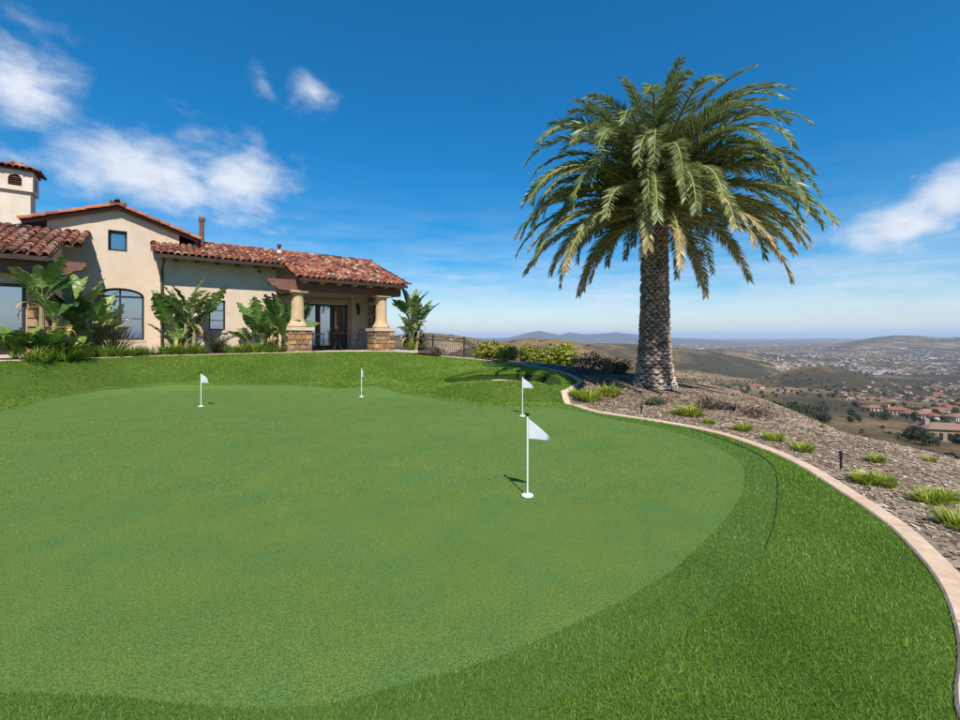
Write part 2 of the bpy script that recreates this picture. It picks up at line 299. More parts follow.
class MB:
    def __init__(s): s.v = []; s.f = []; s.r = []
    def add(s, V, F, r=None):
        b = len(s.v); s.v += [tuple(p) for p in V]; s.f += [tuple(i + b for i in f) for f in F]
        s.r += [random.random() if r is None else r] * len(F); return s
    def box(s, x0, x1, y0, y1, z0, z1, r=None):
        V = [(x, y, z) for z in (z0, z1) for y in (y0, y1) for x in (x0, x1)]
        return s.add(V, [(0, 2, 3, 1), (4, 5, 7, 6), (0, 1, 5, 4), (2, 6, 7, 3), (0, 4, 6, 2), (1, 3, 7, 5)], r)
    def hbox(s, t0, t1, d0, d1, h0, h1, r=None):       # house coordinates: along wall, outwards, world height
        return s.box(t0, t1, -d1, -d0, h0 - HB, h1 - HB, r)
    def prism(s, poly, axis, a0, a1, r=None):           # extrude 2-D polygon along axis
        n = len(poly)
        def P(p, a): return {'x': (a, p[0], p[1]), 'y': (p[0], a, p[1]), 'z': (p[0], p[1], a)}[axis]
        V = [P(p, a0) for p in poly] + [P(p, a1) for p in poly]
        F = [tuple(range(n)), tuple(range(2 * n - 1, n - 1, -1))] + [(i, (i + 1) % n, n + (i + 1) % n, n + i) for i in range(n)]
        return s.add(V, F, r)
    def tube(s, pts, rad, seg=8, cap=True, r=None):
        pts = [Vector(p) for p in pts]; rads = rad if isinstance(rad, (list, tuple)) else [rad] * len(pts)
        V = []; F = []; ref = None
        for i, p in enumerate(pts):
            t = (pts[min(i + 1, len(pts) - 1)] - pts[max(i - 1, 0)]).normalized()
            if ref is None: ref = Vector((1, 0, 0)) if abs(t.x) < .8 else Vector((0, 1, 0))
            a = (ref - t * ref.dot(t)).normalized(); ref = a; b = t.cross(a)
            for k in range(seg):
                an = 2 * math.pi * k / seg; V.append(p + (a * math.cos(an) + b * math.sin(an)) * rads[i])
        for i in range(len(pts) - 1):
            for k in range(seg):
                F.append((i * seg + k, i * seg + (k + 1) % seg, (i + 1) * seg + (k + 1) % seg, (i + 1) * seg + k))
        if cap: F += [tuple(range(seg - 1, -1, -1)), tuple(range((len(pts) - 1) * seg, len(pts) * seg))]
        return s.add(V, F, r)
    def lathe(s, prof, c=(0, 0), seg=16, r=None):       # prof: (radius, z)
        V = [(c[0] + q * math.cos(2 * math.pi * k / seg), c[1] + q * math.sin(2 * math.pi * k / seg), z) for q, z in prof for k in range(seg)]
        n = len(prof)
        F = [(i * seg + k, i * seg + (k + 1) % seg, (i + 1) * seg + (k + 1) % seg, (i + 1) * seg + k) for i in range(n - 1) for k in range(seg)]
        F += [tuple(range(seg - 1, -1, -1)), tuple(range((n - 1) * seg, n * seg))]
        return s.add(V, F, r)
    def build(s, name, mat, parent=None, smooth=False):
        return obj_from(name, s.v, s.f, mat, parent, smooth, s.r)
def px(x, y, Y=None, h=0.0):
    """photo pixel -> world point: on height h, or at depth Y"""
    if Y is None: Y = (EYE - h) * FOC / (y - HOR)
    return ((x - 480) / FOC * Y, Y, EYE - (y - HOR) * Y / FOC)
def inpoly(P, poly):
    P = np.asarray(P, float); q = np.asarray(poly, float); n = len(q); res = np.zeros(len(P), bool); j = n - 1
    for i in range(n):
        c = ((q[i, 1] > P[:, 1]) != (q[j, 1] > P[:, 1]))
        with np.errstate(divide='ignore', invalid='ignore'):
            xi = (q[j, 0] - q[i, 0]) * (P[:, 1] - q[i, 1]) / (q[j, 1] - q[i, 1]) + q[i, 0]
        res ^= c & (P[:, 0] < xi); j = i
    return res
def smooth_line(pts, n=6, closed=False):
    """Catmull-Rom through pts"""
    P = [np.array(p, float) for p in pts]; out = []; m = len(P)
    rng = range(m if closed else m - 1)
    for i in rng:
        if closed: p0, p1, p2, p3 = P[(i - 1) % m], P[i], P[(i + 1) % m], P[(i + 2) % m]
        else: p0, p1, p2, p3 = P[max(i - 1, 0)], P[i], P[i + 1], P[min(i + 2, m - 1)]
        for k in range(n):
            t = k / n
            out.append(.5 * ((2 * p1) + (-p0 + p2) * t + (2 * p0 - 5 * p1 + 4 * p2 - p3) * t * t + (-p0 + 3 * p1 - 3 * p2 + p3) * t ** 3))
    if not closed: out.append(P[-1])
    return np.array(out)

# ------------------------------------------------------------------ house frame
TH = math.atan(FOC / 600.0); CU, SU = math.cos(TH), math.sin(TH)
HO = ((160 - 480) / FOC * 15.7, 15.7); HB = 0.85
def HW(t, d): return (HO[0] + t * CU + d * SU, HO[1] + t * SU - d * CU)      # house (t,d) -> world xy
def hpix(x, d):                                                          # column of pixels at wall offset d -> world xy
    r = (x - 480) / FOC; n = (SU, -CU); Y = (d + HO[0] * n[0] + HO[1] * n[1]) / (r * n[0] + n[1]); return (r * Y, Y)

# ------------------------------------------------------------------ lawn height field
ctl = []                                  # (x, y, h)
def C(x, y, Y): p = px(x, y, Y); ctl.append(p); return p[:2]
edge_house = []                           # lawn edge in front of the house beds, left to right
for (x, y, d) in ((-190, 366, 4.6), (-90, 363.5, 4.3), (0, 361, 3.9), (50, 359.5, 3.3), (100, 358, 2.5), (150, 356.3, 1.9), (200, 355, 1.65), (250, 353.6, 1.9), (300, 352.3, 2.75), (350, 351.6, 3.0), (400, 352, 2.9)):
    p = hpix(x, d); edge_house.append(C(x, y, p[1]))
edge_back = [C(430, 355, 18.6), C(470, 359, 17.9), C(505, 362.8, 16.8), C(540, 368, 15.0), C(562, 373.5, 13.7), (2.73, 12.75), C(575, 381.5, 12.25), C(570, 387, 11.75), C(562, 392, 11.35)]
ctl.append((2.73, 12.75, .27))
edge_right = [px(x, y)[:2] for x, y in ((559.5, 396), (563, 400.5), (571, 405.5), (591, 411.6), (620, 416.5), (660, 422.5), (695, 429), (727, 437), (769, 452), (800, 467), (839, 492), (877, 518), (900, 538), (930, 572), (946, 601), (955, 631), (958, 659), (955, 708))]
edge_front = [(1.58, 1.36), (1.15, 1.05), (.55, .8), (-.3, .65), (-2, .55), (-5, .5), (-9, .6), (-13, 1.2)]
edge_left = [(-16, 3.5), (-16.3, 6.5)]
for p in edge_right + edge_front + edge_left: ctl.append((p[0], p[1], 0.0))
green_px_back = [(0, 410.6), (44, 400), (87.5, 393), (131, 388.5), (197, 385.2), (284, 385.2), (350, 388.5), (394, 392)]
gback = [px(x, y, h=.05)[:2] for x, y in green_px_back]
for p in gback: ctl.append((p[0], p[1], .05))
gfront_px = [(425, 397), (455, 402), (500, 405), (540, 406.5), (575, 411), (610, 419), (655, 427), (697, 439), (726, 452), (741, 464), (745, 478), (742, 493), (731, 512), (715, 531), (697, 548), (677, 567), (633, 595), (607, 608), (567, 628), (517, 650), (450, 673), (420, 680), (372, 694), (328, 704), (284, 708.5), (245, 709.5), (197, 706), (153, 701.5), (109, 697), (44, 694), (0, 694)]
gfront = [px(x, y)[:2] for x, y in gfront_px]
for p in gfront[:12]: ctl.append((p[0], p[1], 0.0))
gleft = [(-3.2, 1.9), (-5.2, 2.2), (-7.5, 3.2), (-9.4, 5.0), (-9.9, 7.0)]
green_poly = smooth_line(gback + gfront + gleft, 4, True)
fr_px = [(575, 408.5), (610, 416.3), (655, 423.5), (692, 429.8), (722, 439.5), (750, 450.5), (770, 463), (777, 478), (777.5, 502), (774, 526), (765, 549), (745, 577), (722, 599), (693, 621), (653, 647), (613, 670), (580, 690), (533, 714)]
fringe_r = [px(x, y)[:2] for x, y in fr_px]
fringe_fr = [(.05, 1.45), (-.6, 1.25), (-1.6, 1.2), (-3.4, 1.35), (-5.6, 1.7), (-8.1, 2.8), (-10.0, 4.7), (-10.4, 7.0)]
def outset(pts, k):
    c = np.array([-3., 7.]); o = []
    for p in pts: v = np.array(p) - c; o.append(tuple(np.array(p) + v / np.linalg.norm(v) * k))
    return o
fringe_poly = smooth_line(outset(gback, .16) + [px(425, 394.5, h=.03)[:2], px(455, 399.5, h=.02)[:2], px(500, 402, h=.02)[:2], px(540, 403.5)[:2]] + fringe_r + fringe_fr, 4, True)
for p in ((0, 3), (2, 4), (-3, 3), (-5, 5), (0, 6), (2, 6.5), (-6, 8), (-2, 9), (1, 8), (-3, 11), (-8, 7), (3, 3), (2.6, 2.6)): ctl.append((p[0], p[1], 0.0))
for x, y, Y in ((0, 385, 10.2), (100, 374, 12.2), (200, 370, 13.6), (300, 368, 14.6), (350, 370, 14.4), (400, 366, 15.6), (395, 381, 12.4), (430, 366, 15.5), (470, 367, 15.2), (520, 368.5, 14.6)): C(x, y, Y)
# bunker: lip, pit, back rim
for x, y, Y in ((400, 385, 12.5), (428, 385, 11.9), (448, 385.5, 11.1), (465, 385.6, 10.78), (485, 385.8, 10.72), (515, 385.9, 10.68), (545, 386, 10.65), (570, 389.5, 10.7)): C(x, y, Y)
for x, y, Y in ((450, 397, 10.5), (480, 398.5, 10.46), (520, 399.5, 10.42), (552, 399.5, 10.38)): C(x, y, Y)
for x, y, Y in ((447, 378.5, 12.5), (462, 375.5, 12.85), (480, 373.6, 13.0), (515, 372.8, 13.05), (545, 374.2, 12.9), (560, 379.5, 12.1), (556, 384.5, 11.4)): C(x, y, Y)
pit = [px(x, y, Y)[:2] for x, y, Y in ((484, 384, 11.7), (510, 384.5, 11.6), (533, 385, 11.6), (541, 384, 12.1), (515, 381.5, 12.62), (488, 381.5, 12.6))]
for p in pit: ctl.append((p[0], p[1], (.225 if p[1] > 12.3 else .205) if p[1] > 11.8 else .18))
for x, Y, hh in ((462, 12.0, .19), (470, 12.4, .20), (472, 11.7, .17), (458, 12.25, .21)): q = px(x, 380, Y); ctl.append((q[0], q[1], hh))
ctl = np.array(ctl)
def _phi(r2): return np.where(r2 > 1e-12, .5 * r2 * np.log(np.maximum(r2, 1e-12)), 0)
_n = len(ctl); _A = np.zeros((_n + 3, _n + 3)); _d = ctl[:, None, :2] - ctl[None, :, :2]
_A[:_n, :_n] = _phi((_d ** 2).sum(-1)) + np.eye(_n) * .0015; _A[:_n, _n] = 1; _A[:_n, _n + 1:] = ctl[:, :2]; _A[_n:, :_n] = _A[:_n, _n:].T
_w = np.linalg.solve(_A, np.concatenate([ctl[:, 2], np.zeros(3)]))
def lawn_h(P):
    P = np.atleast_2d(np.asarray(P, float)); d = P[:, None, :] - ctl[None, :, :2]
    return np.clip(_phi((d ** 2).sum(-1)) @ _w[:_n] + _w[_n] + P @ _w[_n + 1:], -.05, 1.02)

outline = np.vstack([smooth_line(edge_house + edge_back + edge_right + edge_front + edge_left, 5, True)])
sand_poly = smooth_line(pit, 5, True)
lip_pts = [px(x, y, Y)[:2] for x, y, Y in ((444, 380, 12.35), (452, 377.5, 12.7), (465, 375.2, 12.95), (482, 373.6, 13.08), (515, 372.8, 13.12), (543, 374.2, 12.98), (556, 378, 12.5), (561, 382, 11.9))]
pit_poly = smooth_line(lip_pts + [px(x, 384, Y)[:2] for x, Y in ((558, 11.5), (545, 11.25), (515, 11.2), (485, 11.25), (464, 11.45), (452, 11.85))], 4, True)
def cdt(polys, pts):
    vs_ = []; es = []
    for poly in polys:
        b = len(vs_); n = len(poly); vs_ += [Vector((p[0], p[1])) for p in poly]; es += [(b + i, b + (i + 1) % n) for i in range(n)]
    vs_ += [Vector((p[0], p[1])) for p in pts]
    v, e, f, *_ = delaunay_2d_cdt(vs_, es, [], 0, 1e-5)
    return np.array([(p.x, p.y) for p in v]), np.array([q for q in f if len(q) == 3])
def grid_pts(x0, x1, y0, y1, st, jit=.25):
    gx, gy = np.meshgrid(np.arange(x0, x1, st), np.arange(y0, y1, st)); p = np.stack([gx.ravel(), gy.ravel()], 1)
    return p + RNG.uniform(-jit, jit, p.shape) * st
gp = np.vstack([grid_pts(-16, 6, .6, 19, .42), grid_pts(-4.5, 3, 9.6, 15, .16), grid_pts(-1.2, 2.6, 10, 13.4, .09)])
gp = gp[inpoly(gp, outline)]
v2, f2 = cdt([outline, fringe_poly, green_poly, sand_poly, pit_poly], gp)
vz = lawn_h(v2); cen = v2[f2].mean(1)
in_o = inpoly(cen, outline); in_f = inpoly(cen, fringe_poly); in_g = inpoly(cen, green_poly); in_s = inpoly(cen, sand_poly); in_p = inpoly(cen, pit_poly) & ~in_s
def submesh(name, sel, mat, dz=0.0):
    F = f2[sel]; used, inv = np.unique(F, return_inverse=True)
    V = np.column_stack([v2[used], vz[used] + dz])
    return fast_mesh(name, V, inv.reshape(F.shape), mat, smooth=True)
green_o = submesh('putting_green', in_o & in_g & ~in_s, MT['green']); green_o['kind'] = 'structure'
fringe_o = submesh('green_fringe', in_o & in_f & ~in_g & ~in_s, MT['fringe']); fringe_o['kind'] = 'structure'
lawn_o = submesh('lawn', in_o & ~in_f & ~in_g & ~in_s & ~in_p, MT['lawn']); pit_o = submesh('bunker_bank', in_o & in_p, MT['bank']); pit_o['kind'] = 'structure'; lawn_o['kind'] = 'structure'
sand_o = submesh('bunker_sand', in_o & in_s, MT['sand']); sand_o['kind'] = 'structure'

# ------------------------------------------------------------------ concrete mow strip round the lawn
curb_line = smooth_line(edge_house + edge_back + edge_right + edge_front, 6)
seg = np.r_[0, np.cumsum(np.linalg.norm(np.diff(curb_line, axis=0), axis=1))]
def curb_at(s): return np.array([np.interp(s, seg, curb_line[:, 0]), np.interp(s, seg, curb_line[:, 1])])
curb = empty('concrete_curb', (0, 0, 0)); curb['kind'] = 'structure'
CW = .15
s = 0.0
while s < seg[-1] - .1:
    L = min(random.uniform(1.15, 1.45), seg[-1] - s); ks = np.linspace(s + .009, s + L - .009, 9)
    V = []; F = []
    for k in ks:
        p = curb_at(k); tn = curb_at(min(k + .05, seg[-1])) - curb_at(max(k - .05, 0)); tn /= np.linalg.norm(tn); nr = np.array([-tn[1], tn[0]])
        h = float(lawn_h(p)[0]); top = h + .020; jw = .004 * mnoise.noise((k * 6, 0, 0)); jt = .004 * mnoise.noise((k * 5, 3, 0))
        for off, z in ((0 + jw, h - .12), (0 + jw, top - .012 + jt), (.012 + jw, top + jt), (CW - .014 + jw, top + jt - .002), (CW + jw, top - .016 + jt), (CW + jw, h - .14)):
            q = p + nr * off; V.append((q[0], q[1], z))
    for i in range(8):
        for j in range(5): F.append((i * 6 + j, i * 6 + j + 1, (i + 1) * 6 + j + 1, (i + 1) * 6 + j))
    F += [tuple(range(6)), tuple(range(8 * 6 + 5, 8 * 6 - 1, -1))]
    obj_from('curb_segment', V, F, MT['concrete'], curb); s += L

# ------------------------------------------------------------------ beds
bed_edge = smooth_line([edge_house[-1]] + edge_back + edge_right + edge_front, 6)
bed_eh = lawn_h(bed_edge)
def edge_dist(P):
    P = np.atleast_2d(np.asarray(P, float)); best = np.full(len(P), 1e9); hh = np.zeros(len(P))
    ww = np.zeros(len(P))
    for i in range(len(bed_edge)):
        w4 = 1 / (((P - bed_edge[i]) ** 2).sum(1) + 1e-4) ** 1.5; ww += w4; hh += w4 * bed_eh[i]
    hh /= ww
    for i in range(len(bed_edge) - 1):
        a, b = bed_edge[i], bed_edge[i + 1]; ab = b - a; t = np.clip(((P - a) @ ab) / (ab @ ab), 0, 1)
        d = np.linalg.norm(P - (a + t[:, None] * ab), axis=1); m = d < best; best[m] = d[m]
    return best, hh
def sstep(a, b, x): t = np.clip((x - a) / (b - a), 0, 1); return t * t * (3 - 2 * t)
def bed_h(P):
    P = np.atleast_2d(np.asarray(P, float)); s_, e = edge_dist(P)
    crest = 2.5 + 1.9 * sstep(7.5, 11, P[:, 1]) - 1.0 * sstep(13, 17, P[:, 1])
    soft = .3 * np.log1p(np.exp(np.clip((s_ - crest) / .3, -30, 30)))
    bumps = np.array([mnoise.noise((p[0] * 1.3, p[1] * 1.3, 0)) for p in P]) * .035 * np.minimum(s_, 1) + np.array([mnoise.noise((p[0] * 4, p[1] * 4, 7)) for p in P]) * .012 * np.minimum(s_ * 2, 1)
    return e - .012 - .02 * s_ - .42 * soft + bumps
bed_outer = [(-13, -4), (4, -4), (12, -2), (18, 5), (19, 13), (15, 21), (9, 25.5), (1, 27), (-2.3, 24), (-1.6, 18.2)]
bed_poly = np.vstack([bed_edge, np.array(bed_outer)])
bgp = np.vstack([grid_pts(-13, 19, -4, 27, .7), grid_pts(1.5, 12, 1, 17, .25), grid_pts(3.6, 10, 3, 14.5, .17)]); bgp = bgp[inpoly(bgp, bed_poly)]
bv, bf = cdt([bed_poly], bgp); bc = bv[bf].mean(1); bf = bf[inpoly(bc, bed_poly)]
used, inv = np.unique(bf, return_inverse=True)
bed_o = fast_mesh('mulch_bed', np.column_stack([bv[used], bed_h(bv[used])]), inv.reshape(bf.shape), MT['mulch'], smooth=True); bed_o['kind'] = 'structure'
# soil in front of and around the house
soil_poly = np.vstack([smooth_line(edge_house, 5), np.array([(-1.6, 18.2), (-2.3, 24), (-6, 26), (-20, 18), (-24, 8), (-18, 5)])])
sgp = grid_pts(-24, 0, 5, 26, .6); sgp = sgp[inpoly(sgp, soil_poly)]
sv, sf = cdt([soil_poly], sgp); scn = sv[sf].mean(1); sf = sf[inpoly(scn, soil_poly)]
used, inv = np.unique(sf, return_inverse=True)
def soil_h(P): return np.clip(lawn_h(P), .80, .93) - .02
soil_o = fast_mesh('planting_bed', np.column_stack([sv[used], soil_h(sv[used])]), inv.reshape(sf.shape), MT['soil'], smooth=True); soil_o['kind'] = 'structure'

# bark chips lying on the mulch
def chips():
    n = 90000; Y = 1.0 + 14 * RNG.random(n) ** 1.9; X = RNG.uniform(0, 9, n); P = np.vstack([np.stack([X, Y], 1), np.stack([RNG.uniform(2.2, 11, 60000), RNG.uniform(6, 17, 60000)], 1)])
    P = P[inpoly(P, bed_poly)]; s_, _ = edge_dist(P); P = P[(s_ > CW + .03) & (s_ < 7)]
    h = bed_h(P); n = len(P)
    ln = RNG.uniform(.008, .032, n) * (1 + .08 * P[:, 1]); wd = ln * RNG.uniform(.12, .4, n); a = RNG.uniform(0, 6.283, n)
    tx, ty = RNG.uniform(-.22, .22, n), RNG.uniform(-.2, .2, n)
    ca, sa = np.cos(a), np.sin(a); V = np.zeros((n, 4, 3))
    for k, (u_, w_) in enumerate(((-1, -1), (1, -.7), (.9, 1), (-.8, .8))):
        lx = u_ * ln; ly = w_ * wd
        V[:, k, 0] = P[:, 0] + lx * ca - ly * sa; V[:, k, 1] = P[:, 1] + lx * sa + ly * ca
        V[:, k, 2] = h + .011 + lx * tx + ly * ty
    o = fast_mesh('bark_chips', V.reshape(-1, 3), np.arange(4 * n).reshape(n, 4), MT['chip'], RNG.random(n) ** 1.1)
    tag(o, 'loose grey-brown bark chips covering the bed outside the curb', 'mulch', kind='stuff')
chips()

# ------------------------------------------------------------------ turf blades
def blades(name, label, mat, region, zones, lean):
    VV = []; FF = []; RR = []; base = 0
    for (y0, y1, x0, x1, dens, w, hgt) in zones:
        n = int((x1 - x0) * (y1 - y0) * dens); P = np.stack([RNG.uniform(x0, x1, n), RNG.uniform(y0, y1, n)], 1)
        P = P[np.abs(P[:, 0]) < P[:, 1] * 1.16 + .5]; P = P[region(P)]; n = len(P)
        if not n: continue
        h = np.concatenate([lawn_h(P[i:i + 20000]) for i in range(0, n, 20000)])
        a = RNG.uniform(0, 6.283, n); hg = hgt * RNG.uniform(.6, 1.25, n); ww = w * RNG.uniform(.6, 1.3, n)
        la = RNG.uniform(0, 6.283, n); lm = hg * RNG.uniform(.1, lean * (1 if y0 < 4 else 1.7 if y0 < 7 else 2.6), n)
        b = np.column_stack([P, h - .003]); dx = np.column_stack([np.cos(a), np.sin(a), np.zeros(n)]) * ww[:, None] * .5
        up = np.column_stack([np.zeros(n), np.zeros(n), np.ones(n)])
        if y0 > 7:
            LH = lambda Q: np.concatenate([lawn_h(Q[i:i + 20000]) for i in range(0, n, 20000)])
            gx = (LH(P + np.array([.05, 0])) - h) / .05; gy = (LH(P + np.array([0, .05])) - h) / .05
            up = np.column_stack([-gx, -gy, np.ones(n)]); up /= np.linalg.norm(up, axis=1)[:, None]
        tip = b + np.column_stack([np.cos(la) * lm, np.sin(la) * lm, np.zeros(n)]) + up * hg[:, None]
        VV.append(np.stack([b - dx, b + dx, tip], 1).reshape(-1, 3)); FF.append(np.arange(3 * n).reshape(n, 3) + base); base += 3 * n
        cl = np.array([mnoise.noise((p[0] * 1.1, p[1] * 1.1, 5)) + .5 * mnoise.noise((p[0] * 4, p[1] * 4, 9)) for p in P]) * .24
        RR.append(np.clip(RNG.beta(2.2, 2.4, n) + cl + (.13 if y0 > 7 else 0), 0, 1))  # far blades tinted lighter: the slope's brighter look is put into their colour
    o = fast_mesh(name, np.vstack(VV), np.vstack(FF), mat, np.concatenate(RR)); tag(o, label, 'grass', kind='stuff')
near = lambda poly, P: inpoly(P, poly)
blades('lawn_grass', 'longer bright green turf blades between fringe and curb and up the slope', MT['b_lawn'],
       lambda P: near(outline, P) & ~near(fringe_poly, P) & ~near(sand_poly, P) & ~near(pit_poly, P),
       [(1.3, 2.6, -.5, 3.6, 18000, .0040, .021), (2.6, 4.2, .5, 4.3, 10500, .0054, .022), (4.2, 7.5, 1.5, 4.3, 4200, .009, .025), (7.5, 19, -13, 3.2, 1700, .021, .028)], 1.1)
blades('bank_grass', 'turf on the steep inner banks of the bunker, coloured dark as if shaded', MT['b_bank_shade'], lambda P: near(pit_poly, P) & ~near(sand_poly, P), [(10.8, 13.4, -1.4, 2.6, 2600, .014, .03)], .9)
blades('fringe_grass', 'medium height turf blades in the darker collar around the putting green', MT['b_fringe'],
       lambda P: near(fringe_poly, P) & ~near(green_poly, P),
       [(1.3, 2.6, -3.4, 3.2, 16000, .0042, .020), (2.6, 4.2, .3, 3.6, 10000, .0055, .020), (4.2, 8.5, .8, 4, 4200, .009, .020), (8.5, 14, -10, 3, 1800, .018, .022)], 1.0)
blades('putting_grass', 'very short dense turf fibres of the smooth putting green', MT['b_green'],
       lambda P: near(green_poly, P),
       [(1.6, 2.6, -3.2, 2.6, 17000, .0042, .007), (2.6, 4, -5, 3.4, 7000, .0062, .0085), (4, 7, -8.6, 4, 2000, .011, .011), (7, 14, -10, 3.6, 350, .018, .012)], 1.4)

# turf overhang along the back of the bunker, added to shade the pit wall
def bunker_shade_lip():
    line = smooth_line([px(x, y, Y)[:2] for x, y, Y in ((444, 380, 12.35), (452, 377.5, 12.7), (465, 375.2, 12.95), (482, 373.6, 13.08), (515, 372.8, 13.12), (543, 374.2, 12.98), (556, 378, 12.5), (563, 382, 11.9))], 10)
    V = []; F = []; n = len(line); BV = []; BR = []
    for i, p in enumerate(line):
        t = line[min(i + 1, n - 1)] - line[max(i - 1, 0)]; t = t / np.linalg.norm(t); nr = np.array([t[1], -t[0]])      # towards the pit
        e = min(1, 5 * min(i, n - 1 - i) / n); h = float(lawn_h(p - nr * .12)[0]); w = mnoise.noise((i * .4, 1, 1)) * .02
        for off, z in ((-.45, -.015), (-.1, .022), (.10 * e, .02 * e), ((.19 + w) * e, -.015 * e), ((.215 + w) * e, -.06 * e), ((.19 + w) * e, -.10 * e), (.05 * e, -.12 * e), (-.2, -.16)):
            q = p + nr * off; V.append((q[0], q[1], h + z))
    for i in range(n - 1):
        for j in range(7): F.append((i * 8 + j, i * 8 + 8 + j, i * 8 + 9 + j, i * 8 + 1 + j))
    o = obj_from('bunker_shade_lip', V, F, MT['lawn'], None, True); o['kind'] = 'structure'
    A = np.array(V).reshape(n, 8, 3)
    for k in range(9000):
        i = RNG.integers(0, n - 1); j = RNG.integers(0, 5); f, g = RNG.random(2); b = (A[i, j] * (1 - f) + A[i + 1, j] * f) * (1 - g) + (A[i, j + 1] * (1 - f) + A[i + 1, j + 1] * f) * g
        a = RNG.uniform(0, 6.28); d = np.array([math.cos(a), math.sin(a), 0]) * .008; out = np.array([RNG.uniform(-.5, .5), -.55 if j > 1 else RNG.uniform(-.5, .5), .8 if j < 3 else -.3]); hg = RNG.uniform(.015, .035)
        BV += [b - d, b + d, b + out * hg]; BR.append(float(np.clip(RNG.beta(2.2, 2.4), 0, 1)))
    o = fast_mesh('lip_grass', np.array(BV), np.arange(len(BV)).reshape(-1, 3), MT['b_lawn'], BR); tag(o, 'turf blades on the overhang added to shade the back of the bunker', 'grass', kind='stuff')
bunker_shade_lip()

# ------------------------------------------------------------------ distant terrain
def fbm(x, y, sc, oct=5, seed=0.0, ridged=False):
    t = 0; a = 1; tot = 0
    for k in range(oct):
        v = mnoise.noise((x * sc + seed, y * sc - seed * 1.7, seed))
        if ridged: v = 1 - 2 * abs(v)
        t += v * a; tot += a; a *= .5; sc *= 2.03
    return t / tot
PROF_R = [0, 9, 14, 22, 40, 100, 150, 220, 350, 600, 1000, 1600, 2400, 4000, 60000]
PROF_H = [-1.6, -2.2, -4.5, -8, -14, -26, -33, -41, -53, -74, -100, -132, -152, -165, -168]
# ridges: depth, half depth, skyline (photo column -> row it reaches at that depth), roughness
RIDGES = [
    (480, 150, [(400, 372), (440, 356), (470, 347.5), (490, 343), (510, 340.3), (530, 338), (545, 339), (558, 338.6), (575, 342), (600, 350.5), (625, 362), (650, 376), (690, 398)], 5),
    (1250, 270, [(300, 356), (350, 342), (380, 337.5), (405, 335.2), (430, 333.6), (452, 335.2), (475, 338.5), (495, 343), (520, 350), (570, 366)], 9),
    (1900, 430, [(520, 362), (550, 350), (575, 345.5), (600, 343.2), (625, 345), (650, 345.8), (680, 349.5), (705, 351), (730, 356), (760, 363), (790, 370), (830, 384)], 16),
    (3000, 380, [(640, 362), (670, 354), (700, 350), (730, 350.5), (760, 354), (790, 357), (830, 362)], 12),
    (1150, 150, [(720, 398), (745, 388), (770, 377), (800, 369.5), (820, 366.5), (840, 369), (865, 376), (890, 385), (920, 396)], 7),
    (6200, 1300, [(730, 356), (770, 351), (795, 348), (815, 345.3), (828, 345), (845, 343), (870, 338.2), (895, 335.4), (920, 336.3), (940, 338), (960, 337), (1000, 334.5), (1080, 340), (1170, 352)], 22),
    (11000, 1500, [(480, 352), (560, 343), (640, 342), (700, 343.2), (760, 342.6), (830, 343.4), (960, 343), (1100, 349)], 25)]
RIDGES = [(Y, w, [p for p, _ in pr], [EYE - (q - HOR) * Y / FOC for _, q in pr], am) for Y, w, pr, am in RIDGES]
def terr_h(x, y):
    r = math.hypot(x, y); base = float(np.interp(r, PROF_R, PROF_H)); h = base
    rough = min(max((r - 60) / 500, 0), 1); nz = 0.0; am = 4.0
    if rough > 0: nz = fbm(x, y, 1 / 330, 5, 3.3, True) - .25
    if y > 100 and abs(x) < 1.7 * y:
        p = 480 + FOC * x / y; g = 0.0
        for Y0, w, ps, hs_, a_ in RIDGES:
            Yc = Y0 + w * .35 * mnoise.noise((p * .012, Y0 * .01, 2)); q = (y - Yc) / w
            if abs(q) > 2.6 or p < ps[0] or p > ps[-1]: continue
            k = math.exp(-q * q * 1.1) if q < 0 else math.exp(-q * q * .7)
            v = (float(np.interp(p, ps, hs_)) - base) * k
            if v > g: g = v; am = 4 + a_ * min(1, abs(q) * 1.6 + .12) * min(1, v / 40)
        h += g
    h += rough * am * nz + rough * 1.2 * fbm(x, y, 1 / 70, 2, 9.1)
    if r > 12000: h += (fbm(x, y, 1 / 5000, 4, 1.3) + .05) * 230 * min((r - 12000) / 6000, 1)
    return h
def build_terrain():
    az = np.concatenate([np.arange(-66, 76, .3), np.arange(76, 294, 4)]); az = np.radians(az)
    rr = np.concatenate([[0.5, 5, 8, 10, 13, 17, 22, 30, 40, 52, 65, 80], np.geomspace(95, 9000, 210), np.geomspace(9400, 60000, 26)])
    V = np.zeros((len(rr), len(az), 3))
    for j, a in enumerate(az):
        s_, c_ = math.sin(a), math.cos(a); view = abs(math.degrees(a)) < 62
        for i, r in enumerate(rr):
            x, y = r * s_, r * c_
            V[i, j] = (x, y, terr_h(x, y) if (view or i % 1 == 0) else 0)
    na = len(az); I = np.arange(len(rr) - 1)[:, None] * na; J = np.arange(na); J2 = (J + 1) % na
    F = np.stack([I + J, I + J2, I + na + J2, I + na + J], -1).reshape(-1, 4)
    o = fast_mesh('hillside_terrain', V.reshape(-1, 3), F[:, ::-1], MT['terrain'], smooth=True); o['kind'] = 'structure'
build_terrain()
def on_terrain(x, y, ymin=90, ymax=9000):
    """where the sight line through a photo pixel meets the terrain"""
    prev = None; k = (y - HOR) / FOC
    for Y in np.geomspace(ymin, ymax, 420):
        X = (x - 480) / FOC * Y; h = terr_h(X, Y)
        if EYE - k * Y <= h: return (X, Y, h)
    return None
